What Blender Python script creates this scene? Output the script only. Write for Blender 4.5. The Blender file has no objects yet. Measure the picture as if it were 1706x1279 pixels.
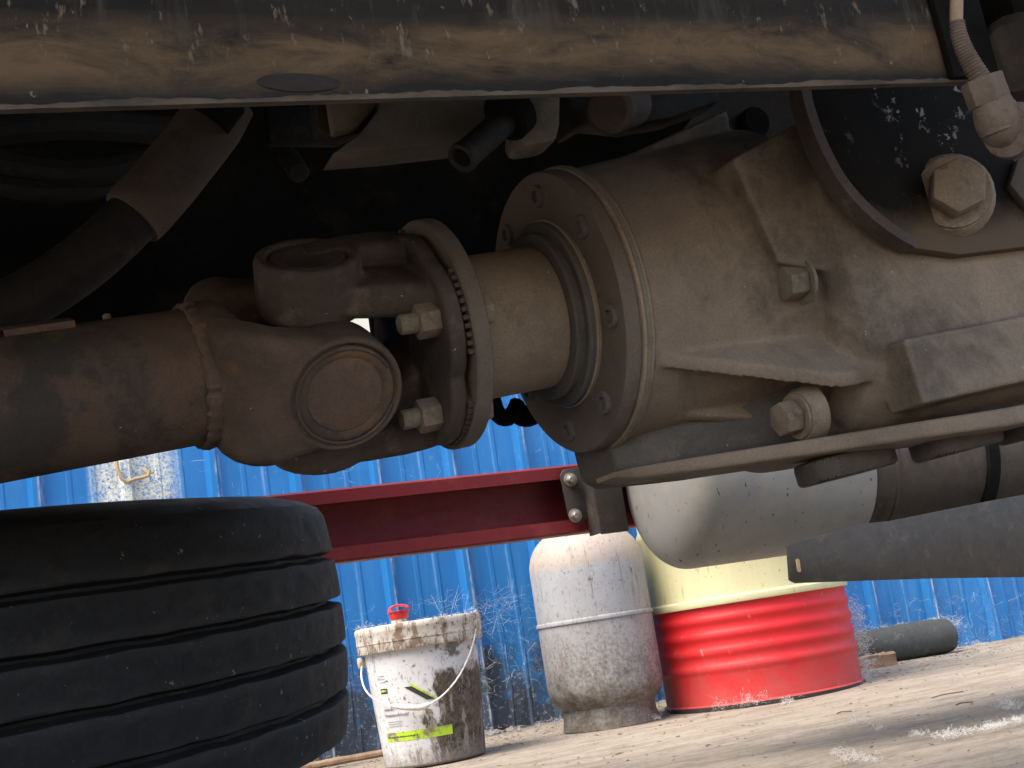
import bpy, bmesh, math, random
from math import sin, cos, radians, pi, sqrt, atan2
from mathutils import Vector, Matrix
random.seed(7)
SC = bpy.context.scene
COL = SC.collection

# ------------------------------------------------------------------ camera
F_PX, CX, CY = 2200.0, 853.0, 639.5          # focal length and centre in photo pixels
YAW, PITCH, ROLL = radians(23), radians(10.9), radians(8.8)
CAM = Vector((0, 0, .28))
_r0 = Vector((cos(YAW), -sin(YAW), 0))
FWD = Vector((sin(YAW) * cos(PITCH), cos(YAW) * cos(PITCH), sin(PITCH)))
_u0 = _r0.cross(FWD)
RIGHT = _r0 * cos(ROLL) - _u0 * sin(ROLL)
UP = _u0 * cos(ROLL) + _r0 * sin(ROLL)
cam = bpy.data.cameras.new('camera')
cam.sensor_width = 36
cam.lens = F_PX / 1706 * 36
cam.clip_start, cam.clip_end = .02, 500
cam_ob = bpy.data.objects.new('camera', cam)
COL.objects.link(cam_ob)
cam_ob.matrix_world = Matrix(((RIGHT.x, UP.x, -FWD.x, CAM.x), (RIGHT.y, UP.y, -FWD.y, CAM.y),
                              (RIGHT.z, UP.z, -FWD.z, CAM.z), (0, 0, 0, 1)))
SC.camera = cam_ob

# ------------------------------------------------------------------ sky, sun, exposure
SUN_EL, SUN_AZ = radians(58), radians(258)   # azimuth clockwise from +Y: light from the left, a little behind the camera
w = bpy.data.worlds.new('World')
SC.world = w
w.use_nodes = True
nt = w.node_tree
nt.nodes.clear()
sky = nt.nodes.new('ShaderNodeTexSky')
sky.sky_type = 'NISHITA'
sky.sun_disc = False
sky.sun_elevation = SUN_EL
sky.sun_rotation = SUN_AZ
sky.dust_density = 4.0
bg = nt.nodes.new('ShaderNodeBackground')
bg.inputs[1].default_value = .15
wo = nt.nodes.new('ShaderNodeOutputWorld')
nt.links.new(sky.outputs[0], bg.inputs[0])
nt.links.new(bg.outputs[0], wo.inputs[0])
sl = bpy.data.lights.new('sun', 'SUN')
sl.energy = 1.3
sl.angle = radians(40)
sl.color = (1, .95, .87)
so = bpy.data.objects.new('sun', sl)
COL.objects.link(so)
sd = Vector((sin(SUN_AZ) * cos(SUN_EL), cos(SUN_AZ) * cos(SUN_EL), sin(SUN_EL)))
so.rotation_euler = sd.to_track_quat('Z', 'Y').to_euler()
so.location = sd * 20
vs = SC.view_settings
vs.view_transform = 'Standard'
vs.look = 'None'
vs.gamma = 1
vs.exposure = 1.68
vs.use_curve_mapping = False

# ------------------------------------------------------------------ survey helpers (photo pixel -> point in the place)
def ray(px, py): return FWD + RIGHT * ((px - CX) / F_PX) - UP * ((py - CY) / F_PX)
def P(px, py, d): return CAM + ray(px, py) * d
def onY(px, py, Y):
    r = ray(px, py)
    return CAM + r * ((Y - CAM.y) / r.y)
def onZ(px, py, z=0):
    r = ray(px, py)
    return CAM + r * ((z - CAM.z) / r.z)
# drive line frame: a along the shaft, b away across the truck, c upward
O = P(926, 523, 1.068)
INC = radians(6.5)
E1 = Vector((cos(INC), 0, sin(INC)))
E2 = Vector((0, 1, 0))
E3 = Vector((-sin(INC), 0, cos(INC)))
def L(a, b, c): return O + E1 * a + E2 * b + E3 * c
def frame(o, x, y, z):
    return Matrix(((x.x, y.x, z.x, o.x), (x.y, y.y, z.y, o.y), (x.z, y.z, z.z, o.z), (0, 0, 0, 1)))
def axis_frame(o, z):
    z = z.normalized()
    h = Vector((0, 0, 1)) if abs(z.z) < .9 else Vector((1, 0, 0))
    x = h.cross(z).normalized()
    return frame(o, x, z.cross(x), z)

# ------------------------------------------------------------------ mesh helpers
class MB:
    def __init__(s): s.v = []; s.f = []
    def add(s, vs_, fs, M=None):
        o = len(s.v)
        for p in vs_:
            p = Vector(p)
            s.v.append(M @ p if M else p)
        for f in fs: s.f.append([i + o for i in f])
        return s
    def lathe(s, prof, seg=40, M=None, close=False):
        vs_, fs = [], []
        n = len(prof)
        for i in range(seg):
            a = 2 * pi * i / seg
            for r, z in prof: vs_.append((r * cos(a), r * sin(a), z))
        for i in range(seg):
            j = (i + 1) % seg
            for k in range(n if close else n - 1):
                k2 = (k + 1) % n
                fs.append([i * n + k, j * n + k, j * n + k2, i * n + k2])
        if not close:
            if prof[0][0] > 1e-5: fs.append([i * n for i in range(seg)][::-1])
            if prof[-1][0] > 1e-5: fs.append([i * n + n - 1 for i in range(seg)])
        return s.add(vs_, fs, M)
    def cyl(s, p0, p1, r0, r1=None, seg=20, bev=0.0):
        d = (p1 - p0)
        h = d.length
        r1 = r0 if r1 is None else r1
        pr = [(r0, 0), (r1, h)] if bev <= 0 else [(r0 - bev, 0), (r0, bev), (r1, h - bev), (r1 - bev, h)]
        return s.lathe(pr, seg, axis_frame(p0, d))
    def box(s, lo, hi, M=None, bev=0.0):
        lo, hi = Vector(lo), Vector(hi)
        bm = bmesh.new()
        bmesh.ops.create_cube(bm, size=1)
        c, e = (lo + hi) / 2, hi - lo
        for v in bm.verts: v.co = Vector((c.x + v.co.x * e.x, c.y + v.co.y * e.y, c.z + v.co.z * e.z))
        if bev: bmesh.ops.bevel(bm, geom=bm.edges[:], offset=bev, segments=2, affect='EDGES', profile=.5)
        return s.bm(bm, M)
    def bm(s, bm, M=None):
        bm.verts.index_update()
        s.add([v.co.copy() for v in bm.verts], [[v.index for v in f.verts] for f in bm.faces], M)
        bm.free()
        return s
    def prism(s, pts, z0, z1, M=None, bev=0.0):     # polygon in xy, extruded along z
        bm = bmesh.new()
        a = [bm.verts.new((x, y, z0)) for x, y in pts]
        b = [bm.verts.new((x, y, z1)) for x, y in pts]
        n = len(pts)
        bm.faces.new(a[::-1]); bm.faces.new(b)
        for i in range(n): bm.faces.new([a[i], a[(i + 1) % n], b[(i + 1) % n], b[i]])
        bmesh.ops.recalc_face_normals(bm, faces=bm.faces[:])
        if bev: bmesh.ops.bevel(bm, geom=bm.edges[:], offset=bev, segments=2, affect='EDGES', profile=.5)
        return s.bm(bm, M)
    def tube(s, pts, r, seg=10, cap=True):
        pts = [Vector(p) for p in pts]
        n = len(pts)
        rr = r if isinstance(r, (list, tuple)) else [r] * n
        t0 = (pts[1] - pts[0]).normalized()
        h = Vector((0, 0, 1)) if abs(t0.z) < .9 else Vector((1, 0, 0))
        x = h.cross(t0).normalized()
        vs_, fs = [], []
        for i, p in enumerate(pts):
            t = (pts[min(i + 1, n - 1)] - pts[max(i - 1, 0)]).normalized()
            x = (x - t * x.dot(t)).normalized()
            y = t.cross(x)
            for k in range(seg):
                a = 2 * pi * k / seg
                vs_.append(p + (x * cos(a) + y * sin(a)) * rr[i])
        for i in range(n - 1):
            for k in range(seg):
                k2 = (k + 1) % seg
                fs.append([i * seg + k, i * seg + k2, (i + 1) * seg + k2, (i + 1) * seg + k])
        if cap:
            fs.append(list(range(seg))[::-1]); fs.append([(n - 1) * seg + k for k in range(seg)])
        return s.add(vs_, fs)
    def loft(s, secs, cap=True, M=None):
        m = len(secs[0])
        vs_ = [p for sec in secs for p in sec]
        fs = []
        for i in range(len(secs) - 1):
            for k in range(m):
                k2 = (k + 1) % m
                fs.append([i * m + k, i * m + k2, (i + 1) * m + k2, (i + 1) * m + k])
        if cap:
            fs.append(list(range(m))[::-1]); fs.append([(len(secs) - 1) * m + k for k in range(m)])
        return s.add(vs_, fs, M)
    def mesh(s, name, org, smooth=35):
        me = bpy.data.meshes.new(name)
        me.from_pydata([tuple(p - org) for p in s.v], [], s.f)
        bm = bmesh.new(); bm.from_mesh(me)
        bmesh.ops.recalc_face_normals(bm, faces=bm.faces[:])
        bm.to_mesh(me); bm.free()
        if smooth:
            me.polygons.foreach_set('use_smooth', [True] * len(me.polygons))
            me.set_sharp_from_angle(angle=radians(smooth))
        me.update()
        return me

WM = {}
def link(name, data, M, parent):
    o = bpy.data.objects.new(name, data)
    COL.objects.link(o)
    o.matrix_world = M
    WM[o] = M.copy()
    if parent is not None:
        o.parent = parent
        o.matrix_parent_inverse = Matrix.Identity(4)
        o.matrix_basis = WM[parent].inverted() @ M
    return o
def obj(name, mb, mat, parent=None, smooth=35, label=None, org=None):
    if org is None:
        xs = [p.x for p in mb.v]; ys = [p.y for p in mb.v]; zs = [p.z for p in mb.v]
        org = Vector(((min(xs) + max(xs)) / 2, (min(ys) + max(ys)) / 2, (min(zs) + max(zs)) / 2))
    me = mb.mesh(name, org, smooth)
    me.materials.append(MAT[mat])
    o = link(name, me, Matrix.Translation(org), parent)
    if label: o['label'] = label
    return o
def cast(o, vox=.0018, it=6):
    a = o.modifiers.new('remesh', 'REMESH'); a.mode = 'VOXEL'; a.voxel_size = vox; a.use_smooth_shade = True
    b = o.modifiers.new('smooth', 'SMOOTH'); b.iterations = it; b.factor = .5
    return o
def copy_part(src, M, parent):
    o = link(src.name.split('.')[0], src.data, M, parent)
    return o
def thing(name, label, cat, loc, group=None):
    o = link(name, None, Matrix.Translation(Vector(loc)), None)
    o.empty_display_size = .1
    o['label'] = label; o['category'] = cat
    if group: o['group'] = group
    return o
def tag(o, label, cat=None, group=None, kind=None):
    o['label'] = label
    if cat: o['category'] = cat
    if group: o['group'] = group
    if kind: o['kind'] = kind
    return o
def rrect(hx, hy, r, n=5):
    r = min(r, hx * .98, hy * .98)
    pts = []
    for cx, cy, a0 in ((hx - r, hy - r, 0), (-hx + r, hy - r, 90), (-hx + r, -hy + r, 180), (hx - r, -hy + r, 270)):
        for k in range(n + 1):
            a = radians(a0 + 90 * k / n)
            pts.append((cx + r * cos(a), cy + r * sin(a)))
    return pts
def bez(p0, p1, p2, p3, n=12):
    out = []
    for i in range(n + 1):
        t = i / n
        out.append(p0 * (1 - t) ** 3 + p1 * 3 * t * (1 - t) ** 2 + p2 * 3 * t * t * (1 - t) + p3 * t ** 3)
    return out

# ------------------------------------------------------------------ materials
MAT = {}
class N:
    def __init__(s, name):
        m = bpy.data.materials.new(name)
        m.use_nodes = True
        s.m, s.t = m, m.node_tree
        s.t.nodes.clear()
        s.out = s.t.nodes.new('ShaderNodeOutputMaterial')
        s.b = s.t.nodes.new('ShaderNodeBsdfPrincipled')
        s.t.links.new(s.b.outputs[0], s.out.inputs[0])
        s.tc = s.t.nodes.new('ShaderNodeTexCoord')
        s.geo = s.t.nodes.new('ShaderNodeNewGeometry')
        MAT[name] = m
    def k(s, t, **kw):
        n = s.t.nodes.new(t)
        for a, v in kw.items(): setattr(n, a, v)
        return n
    def put(s, inp, v):
        if hasattr(v, 'links') or isinstance(v, bpy.types.NodeSocket): s.t.links.new(v, inp)
        elif isinstance(v, (tuple, list)) and len(v) == 3 and inp.type == 'RGBA': inp.default_value = (*v, 1)
        else: inp.default_value = v
    def vec(s, scale=(1, 1, 1), world=False, loc=(0, 0, 0)):
        mp = s.k('ShaderNodeMapping')
        s.t.links.new(s.geo.outputs['Position'] if world else s.tc.outputs['Object'], mp.inputs[0])
        mp.inputs['Scale'].default_value = scale
        mp.inputs['Location'].default_value = loc
        return mp.outputs[0]
    def noise(s, scale, detail=6, rough=.6, vec=None, dist=0.0):
        n = s.k('ShaderNodeTexNoise')
        s.t.links.new(vec if vec is not None else s.tc.outputs['Object'], n.inputs['Vector'])
        n.inputs['Scale'].default_value = scale
        n.inputs['Detail'].default_value = detail
        n.inputs['Roughness'].default_value = rough
        n.inputs['Distortion'].default_value = dist
        return n.outputs[0]
    def voro(s, scale, vec=None, feature='F1'):
        n = s.k('ShaderNodeTexVoronoi', feature=feature)
        s.t.links.new(vec if vec is not None else s.tc.outputs['Object'], n.inputs['Vector'])
        n.inputs['Scale'].default_value = scale
        return n.outputs['Distance']
    def rng(s, v, a, b, c=0., d=1.):
        n = s.k('ShaderNodeMapRange')
        s.put(n.inputs[0], v)
        for i, x in zip((1, 2, 3, 4), (a, b, c, d)): n.inputs[i].default_value = x
        return n.outputs[0]
    def mix(s, f, a, b, mode='MIX'):
        n = s.k('ShaderNodeMix', data_type='RGBA', blend_type=mode)
        s.put(n.inputs[0], f); s.put(n.inputs[6], a); s.put(n.inputs[7], b)
        return n.outputs[2]
    def mth(s, op, a, b=0.0, clamp=False):
        n = s.k('ShaderNodeMath', operation=op, use_clamp=clamp)
        s.put(n.inputs[0], a); s.put(n.inputs[1], b)
        return n.outputs[0]
    def xyz(s, world=True):
        n = s.k('ShaderNodeSeparateXYZ')
        s.t.links.new(s.geo.outputs['Position'] if world else s.tc.outputs['Object'], n.inputs[0])
        return n.outputs
    def bump(s, h, strength=.3, dist=.002):
        n = s.k('ShaderNodeBump')
        s.put(n.inputs['Height'], h)
        n.inputs['Strength'].default_value = strength
        n.inputs['Distance'].default_value = dist
        s.t.links.new(n.outputs[0], s.b.inputs['Normal'])
    def fin(s, col, rough=.7, metal=0.0, spec=.3):
        s.put(s.b.inputs['Base Color'], col)
        s.put(s.b.inputs['Roughness'], rough)
        s.put(s.b.inputs['Metallic'], metal)
        s.put(s.b.inputs['Specular IOR Level'], spec)
        return s.m

DULL = ('cast_dust', 'cast_dust_pale', 'cast_grey', 'flange_face', 'hub_tan', 'shaft_rust', 'yoke_rust', 'yoke_dark', 'bolt_dusty', 'bolt_green', 'plate_beige', 'plate_wood', 'hose_sleeve')
def grimy(name, a, b, c=None, d=None, big=9, mid=40, fine=260, rough=.75, spec=.25, bmp=.35, cth=(.56, .66), dth=(.66, .72), metal=0.0, bd=.0015, edge=None):
    """two tones in large clouds, a third in patches, a fourth in specks, all with fine grain and relief"""
    if name in DULL:
        def du(c_):
            if c_ is None: return None
            l_ = .3 * c_[0] + .55 * c_[1] + .15 * c_[2]
            return tuple((x_ * .92 + l_ * .08) * 1.06 for x_ in c_)
        a, b, c, d = du(a), du(b), du(c), du(d)
        fine, bmp, mid = 520, bmp * 1.5, mid * 1.3
    if name in DULL and not edge: edge = tuple(min(.5, x_ * 1.22) for x_ in a)
    n = N(name)
    n1 = n.noise(big, 5, .6)
    n2 = n.noise(mid, 7, .7, dist=.4)
    n3 = n.noise(fine, 4, .7)
    col = n.mix(n.rng(n1, .35, .65), a, b)
    col = n.mix(n.rng(n2, .4, .75, 0, .45), col, tuple(x * .55 for x in a))
    if c: col = n.mix(n.rng(n.noise(big * 1.7, 8, .68, n.vec(loc=(3.1, 1.7, .4))), *cth), col, c)
    if d: col = n.mix(n.rng(n.noise(mid * 2.2, 6, .65, n.vec(loc=(7.1, 2.7, 5.4))), *dth), col, d)
    rgh = n.rng(n2, .3, .7, rough - .12, min(1, rough + .12))
    if name in DULL:
        oil = n.mth('MULTIPLY', n.rng(n.noise(6.5, 8, .66, n.vec((1, 1, .7), loc=(11, 4, 9)), .6), .53, .62), n.rng(n2, .25, .55, .35, 1))
        col = n.mix(n.mth('MULTIPLY', oil, .46), col, (.034, .029, .024))
        rgh = n.mth('SUBTRACT', rgh, n.mth('MULTIPLY', oil, .22))
        col = n.mix(n.rng(n.noise(140, 3, .6, n.vec(loc=(6, 1, 3))), .735, .755), col, (.42, .38, .32))
    if edge:
        pt = n.rng(n.geo.outputs['Pointiness'], .515, .57)
        col = n.mix(n.mth('MULTIPLY', pt, n.rng(n2, .38, .62, .15, .8)), col, edge)
    g = n.rng(n3, .25, .75, .78, 1.18)
    cc = n.k('ShaderNodeCombineColor')
    for i in range(3): n.put(cc.inputs[i], g)
    col = n.mix(1.0, col, cc.outputs[0], 'MULTIPLY')
    n.bump(n.mth('ADD', n.mth('MULTIPLY', n3, .5), n2), bmp, bd)
    n.fin(col, rgh, metal, spec)
    return n

grimy('cast_dust', (.30, .225, .158), (.225, .172, .126), (.135, .105, .08), (.36, .28, .2), big=7, rough=.85, cth=(.55, .75))
grimy('cast_dust_pale', (.33, .25, .178), (.26, .195, .142), (.14, .105, .08), (.36, .28, .2), big=11, rough=.85)
grimy('cast_grey', (.13, .115, .10), (.095, .082, .072), (.16, .125, .095), (.2, .17, .14), big=12, rough=.8)
grimy('flange_face', (.155, .118, .09), (.115, .089, .07), (.15, .11, .08), (.05, .04, .036), big=14, rough=.75)
grimy('hub_tan', (.31, .23, .16), (.24, .178, .124), (.15, .106, .074), (.09, .06, .045), big=12, rough=.8)
grimy('shaft_rust', (.125, .076, .048), (.085, .055, .040), (.040, .036, .032), (.2, .13, .08), big=9, rough=.8, cth=(.49, .57))
grimy('yoke_rust', (.13, .085, .058), (.085, .056, .044), (.17, .095, .05), (.05, .043, .04), big=13, rough=.78)
grimy('yoke_dark', (.075, .056, .047), (.105, .078, .062), (.15, .11, .078), (.035, .03, .028), big=13, rough=.75)
grimy('bolt_dusty', (.27, .2, .14), (.19, .14, .10), (.11, .085, .065), (.36, .28, .2), big=40, mid=120, rough=.7)
grimy('bolt_green', (.22, .18, .125), (.16, .13, .095), (.10, .085, .065), (.3, .24, .15), big=40, mid=120, rough=.65)
grimy('black_plate', (.012, .013, .015), (.018, .018, .02), (.03, .026, .022), (.3, .28, .25), big=12, mid=34, rough=.6, dth=(.66, .70))
n = N('black_plate_dusty')
x = n.xyz(False)
nn = n.noise(22, 8, .7)
sp = n.noise(75, 7, .72, n.vec(loc=(7, 2, 5)))
col = n.mix(n.rng(n.noise(12), .35, .65), (.009, .0088, .0085), (.018, .016, .0145))
patchy = n.noise(9, 4, .6, n.vec(loc=(2, 8, 1)))
col = n.mix(n.mth('MULTIPLY', n.rng(sp, .585, .625), n.rng(patchy, .46, .60)), col, (.34, .32, .29))
col = n.mix(n.rng(n.mth('ADD', x[2], n.mth('MULTIPLY', nn, .05)), -.030, -.058), col, (.125, .09, .064))
n.bump(nn, .3, .0015)
n.fin(col, .8, 0, .1)
grimy('dark_steel', (.028, .024, .021), (.042, .034, .028), (.06, .045, .032), (.09, .07, .05), big=9, rough=.7)
grimy('black_steel', (.008, .0075, .007), (.013, .012, .011), (.024, .019, .016), None, big=9, rough=.85, spec=.08)
grimy('plate_beige', (.20, .165, .12), (.15, .12, .085), (.1, .08, .058), (.07, .055, .045), big=14, rough=.85)
grimy('plate_wood', (.135, .10, .08), (.11, .083, .068), (.085, .064, .054), None, big=9, rough=.85)
grimy('hose_black', (.022, .021, .021), (.034, .03, .027), (.05, .042, .034), None, big=12, rough=.7)
grimy('hose_sleeve', (.15, .11, .082), (.11, .08, .062), (.07, .052, .043), (.2, .15, .11), big=16, rough=.85)
grimy('fitting', (.21, .158, .122), (.155, .115, .09), (.11, .075, .052), (.30, .24, .19), big=30, mid=90, rough=.8)
grimy('sleeve_tan', (.46, .33, .22), (.4, .28, .18), (.3, .2, .12), None, big=20, rough=.6)
grimy('rubber', (.015, .0147, .016), (.020, .0185, .0185), (.032, .027, .023), (.16, .145, .125), big=9, mid=45, rough=.72, dth=(.665, .69), bmp=.25, edge=(.075, .07, .064))
grimy('rim_steel', (.05, .045, .04), (.08, .06, .045), (.12, .07, .04), None)
grimy('guard_red', (.20, .014, .018), (.165, .013, .017), (.21, .03, .028), (.10, .012, .014), big=6, rough=.5, spec=.4, bmp=.12, dth=(.72, .8))
grimy('bracket_steel', (.036, .031, .026), (.046, .039, .032), (.07, .056, .044), None, big=16, rough=.5, spec=.45, bmp=.15)
grimy('zinc', (.42, .39, .34), (.32, .29, .25), (.2, .16, .12), None, big=60, mid=150, rough=.42, metal=.6)
grimy('tank_dark', (.055, .046, .038), (.08, .065, .052), (.04, .034, .03), (.12, .095, .07), big=6, rough=.6)
grimy('rust_wood', (.23, .14, .08), (.16, .095, .06), (.09, .06, .045), (.34, .24, .15), big=30, mid=90, rough=.9)
grimy('driftwood', (.34, .235, .15), (.23, .15, .095), (.1, .07, .05), (.46, .36, .26), big=30, mid=90, rough=.9)
grimy('brick_tan', (.36, .23, .14), (.27, .165, .10), (.13, .09, .065), (.5, .4, .3), big=26, mid=90, rough=.95)
grimy('roll_felt', (.07, .072, .068), (.055, .057, .054), (.11, .107, .098), (.3, .3, .28), big=9, mid=60, rough=.9)
n = N('paint_cream')
vr = n.noise(16, 6, .6, n.vec((1, 1, .07)))
col = n.mix(n.rng(vr, .38, .62), (.52, .49, .27), (.47, .44, .255))
col = n.mix(n.rng(n.noise(48, 8, .72, n.vec((1, 1, .3))), .62, .66, 0, .8), col, (.27, .23, .13))
col = n.mix(n.rng(n.noise(110, 6, .7), .64, .67), col, (.12, .09, .06))
n.fin(col, n.rng(vr, .3, .7, .4, .55), 0, .4)
grimy('cord_tan', (.5, .38, .22), (.38, .27, .15), None, None, rough=.9)
grimy('plastic_red', (.62, .035, .03), (.5, .03, .028), (.6, .2, .15), None, big=60, rough=.4, bmp=.05)
grimy('wire_white', (.74, .72, .66), (.6, .57, .5), (.35, .3, .24), None, big=30, rough=.45, bmp=.05)

# mud-caked chassis rail: dark steel, brown mud in a lengthwise band, pale runs along the top
RY = .62
RL, RR_ = onY(-60, 184, RY), onY(1640, 135, RY)
RSL = (RR_.z - RL.z) / (RR_.x - RL.x)
n = N('rail_mud')
x = n.xyz()
band = n.noise(5, 7, .7, n.vec((1.2, 1, 6)))
streak = n.noise(38, 6, .7, n.vec((1.4, 1, .22)))
grain = n.noise(240, 4, .7)
zl = n.mth('SUBTRACT', n.mth('SUBTRACT', x[2], RL.z), n.mth('MULTIPLY', n.mth('SUBTRACT', x[0], RL.x), RSL))
z = n.mth('ADD', zl, n.mth('MULTIPLY', n.mth('SUBTRACT', band, .5), .030))
clod = n.noise(30, 8, .72, n.vec((.45, 1, 1.3)), .5)
col = n.mix(n.rng(band, .35, .65), (.014, .0125, .0115), (.030, .025, .020))
col = n.mix(n.mth('MULTIPLY', n.mth('MULTIPLY', n.rng(z, .006, .020), n.rng(z, .050, .034)), n.rng(clod, .34, .58)), col, (.150, .098, .055))
col = n.mix(n.mth('MULTIPLY', n.rng(z, .030, .042), n.rng(streak, .52, .68, 0, .7)), col, (.085, .075, .06))
col = n.mix(n.mth('MULTIPLY', n.rng(z, .012, .030), n.rng(n.noise(130, 4, .7, n.vec((1, 1, .35))), .60, .68, 0, .7)), col, (.22, .175, .125))
col = n.mix(n.rng(n.noise(160, 3, .6, n.vec((1, 1, .5))), .70, .74), col, (.2, .17, .13))
n.bump(n.mth('ADD', streak, n.mth('MULTIPLY', grain, .6)), .4, .002)
n.fin(col, .8, 0, .25)

n = N('rail_lip')
col = n.mix(n.rng(n.noise(30, 6, .7, n.vec((.4, 1, 1))), .4, .6), (.07, .055, .042), (.14, .108, .078))
n.bump(n.noise(200), .3)
n.fin(col, .85)

# blue sheet steel wall: dust, dark soiling low down, rust blisters
X0W = .4378 - .018
n = N('wall_blue')
x = n.xyz()
cl = n.noise(1.6, 6, .62, n.vec(world=True))
col = n.mix(n.rng(cl, .3, .7), (.010, .135, .37), (.018, .175, .44))
runs = n.noise(22, 6, .65, n.vec((1, 1, .06), True))
col = n.mix(n.rng(runs, .54, .74, 0, .32), col, (.11, .27, .47))
low = n.mth('SUBTRACT', n.noise(5, 8, .72, n.vec(world=True)), n.mth('MULTIPLY', x[2], 1.15))
col = n.mix(n.mth('MULTIPLY', n.rng(low, .20, .34, 0, .9), n.rng(x[0], 2.4, 1.9, .12, 1)), col, (.040, .043, .048))
speck = n.noise(85, 7, .75, n.vec(world=True))
col = n.mix(n.mth('MULTIPLY', n.mth('MULTIPLY', n.rng(speck, .55, .63), .55), n.mth('MULTIPLY', n.rng(low, .08, .32), n.rng(x[0], 2.4, 1.9, .25, 1))), col, (.42, .41, .37))
dust = n.noise(60, 8, .75, n.vec((1, 1, .5), True, (4, 1, 2)))
dustb = n.noise(2.3, 4, .6, n.vec(world=True, loc=(9, 3, 1)))
col = n.mix(n.mth('MULTIPLY', n.rng(dust, .58, .72, 0, .55), n.rng(dustb, .48, .66)), col, (.36, .44, .52))
rus = n.noise(7, 8, .7, n.vec((1, 1, .8), True, (2.3, 0, 5.5)))
col = n.mix(n.mth('MULTIPLY', n.rng(rus, .655, .675), n.rng(x[0], 2.2, 2.9)), col, (.12, .065, .042))
fr = n.mth('FRACT', n.mth('DIVIDE', n.mth('SUBTRACT', x[0], X0W), .262))
rb_ = n.mth('MULTIPLY', n.rng(fr, .10, .115), n.rng(fr, .20, .165))
col = n.mix(n.mth('MULTIPLY', rb_, n.rng(n.noise(34, 7, .7, n.vec((1, 1, .35), True, (1, 5, 2))), .44, .58, 0, .75)), col, (.33, .38, .43))
seam_ = n.mth('MULTIPLY', n.rng(fr, .665, .675), n.rng(fr, .70, .69))
col = n.mix(n.mth('MULTIPLY', seam_, n.rng(n.noise(20, 6, .7, n.vec((1, 1, .4), True)), .4, .6, 0, .5)), col, (.2, .33, .5))
# pale limewash splashed over one bay of the wall
lw = n.mth('SUBTRACT', 1.0, n.mth('MULTIPLY', n.mth('ABSOLUTE', n.mth('SUBTRACT', x[0], .47)), 6.5))
lw = n.mth('MULTIPLY', n.rng(lw, .05, .45), n.rng(n.noise(120, 5, .8, n.vec(world=True)), .38, .56))
lw = n.mth('MULTIPLY', lw, n.rng(x[2], .80, .88))
col = n.mix(lw, col, (.72, .68, .52))
n.bump(n.mth('ADD', cl, n.mth('MULTIPLY', speck, .12)), .25, .01)
n.fin(col, n.rng(dust, .4, .7, .36, .6), 0, .45)

n = N('wall_cream')
n.fin(n.mix(n.rng(n.noise(5), .35, .65), (.70, .66, .54), (.6, .56, .46)), .8)

# dusty concrete yard
n = N('concrete')
x = n.xyz()
a1 = n.noise(1.1, 6, .6, n.vec(world=True))
a2 = n.noise(9, 9, .72, n.vec((.55, 1.5, 1), True))
a3 = n.noise(70, 8, .75, n.vec((.6, 1.4, 1), True))
a4 = n.noise(420, 4, .8, n.vec(world=True))
col = n.mix(n.rng(a1, .35, .65), (.42, .355, .275), (.47, .405, .32))
col = n.mix(n.rng(a2, .44, .60), col, (.31, .262, .205))
col = n.mix(n.rng(a3, .54, .62, 0, .75), col, (.19, .158, .125))
col = n.mix(n.rng(n.noise(26, 8, .7, n.vec((.5, 1.6, 1), True, (3, 8, 1))), .60, .68, 0, .7), col, (.55, .51, .45))
col = n.mix(n.rng(a4, .3, .7, 0, .22), col, (.2, .17, .14))
n.bump(n.mth('ADD', n.mth('ADD', a2, n.mth('MULTIPLY', a3, .7)), n.mth('MULTIPLY', a4, .35)), .9, .014)
n.fin(col, .92, 0, .15)

# galvanised / white paint on the gas cylinder with grime climbing from the foot
n = N('gas_paint')
x = n.xyz()
run = n.noise(30, 7, .7, n.vec((1, 1, .12)))
blot = n.noise(26, 9, .75)
fine = n.noise(110, 7, .75)
col = n.mix(n.rng(n.noise(4, 5), .35, .65), (.31, .32, .332), (.26, .265, .27))
col = n.mix(n.rng(n.mth('SUBTRACT', x[2], n.mth('MULTIPLY', blot, .10)), .40, .425), col, (.36, .30, .245))
col = n.mix(n.rng(n.noise(60, 8, .75), .46, .62, 0, .5), col, (.27, .25, .22))
runs2 = n.noise(55, 6, .7, n.vec((1, 1, .06)))
col = n.mix(n.mth('MULTIPLY', n.rng(runs2, .56, .66, 0, .85), n.rng(n.noise(9, 4), .42, .58)), col, (.13, .11, .09))
scr = n.noise(85, 7, .78, n.vec((1, 1, .45), loc=(3, 3, 8)), .8)
col = n.mix(n.mth('MULTIPLY', n.rng(scr, .57, .60), n.rng(n.noise(13, 6, .7, n.vec(loc=(3, 3, 8))), .44, .58)), col, (.11, .09, .072))
lowm = n.mth('SUBTRACT', n.mth('ADD', blot, .44), n.mth('MULTIPLY', x[2], 2.0))
col = n.mix(n.mth('MULTIPLY', n.rng(lowm, .26, .50), n.rng(fine, .40, .62, 0, .85)), col, (.13, .105, .078))
col = n.mix(n.mth('MULTIPLY', n.rng(lowm, .58, .78), n.rng(n.noise(20, 7, .75, n.vec(loc=(2, 2, 2))), .40, .58, .25, .9)), col, (.085, .062, .038))
col = n.mix(n.rng(fine, .60, .64), col, (.10, .08, .065))
col = n.mix(n.rng(n.noise(60, 6, .7, n.vec(loc=(5, 2, 1))), .66, .69), col, (.24, .085, .05))
n.bump(n.mth('ADD', blot, fine), .35, .002)
n.fin(col, n.rng(blot, .35, .65, .36, .75), 0, .45)

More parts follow.
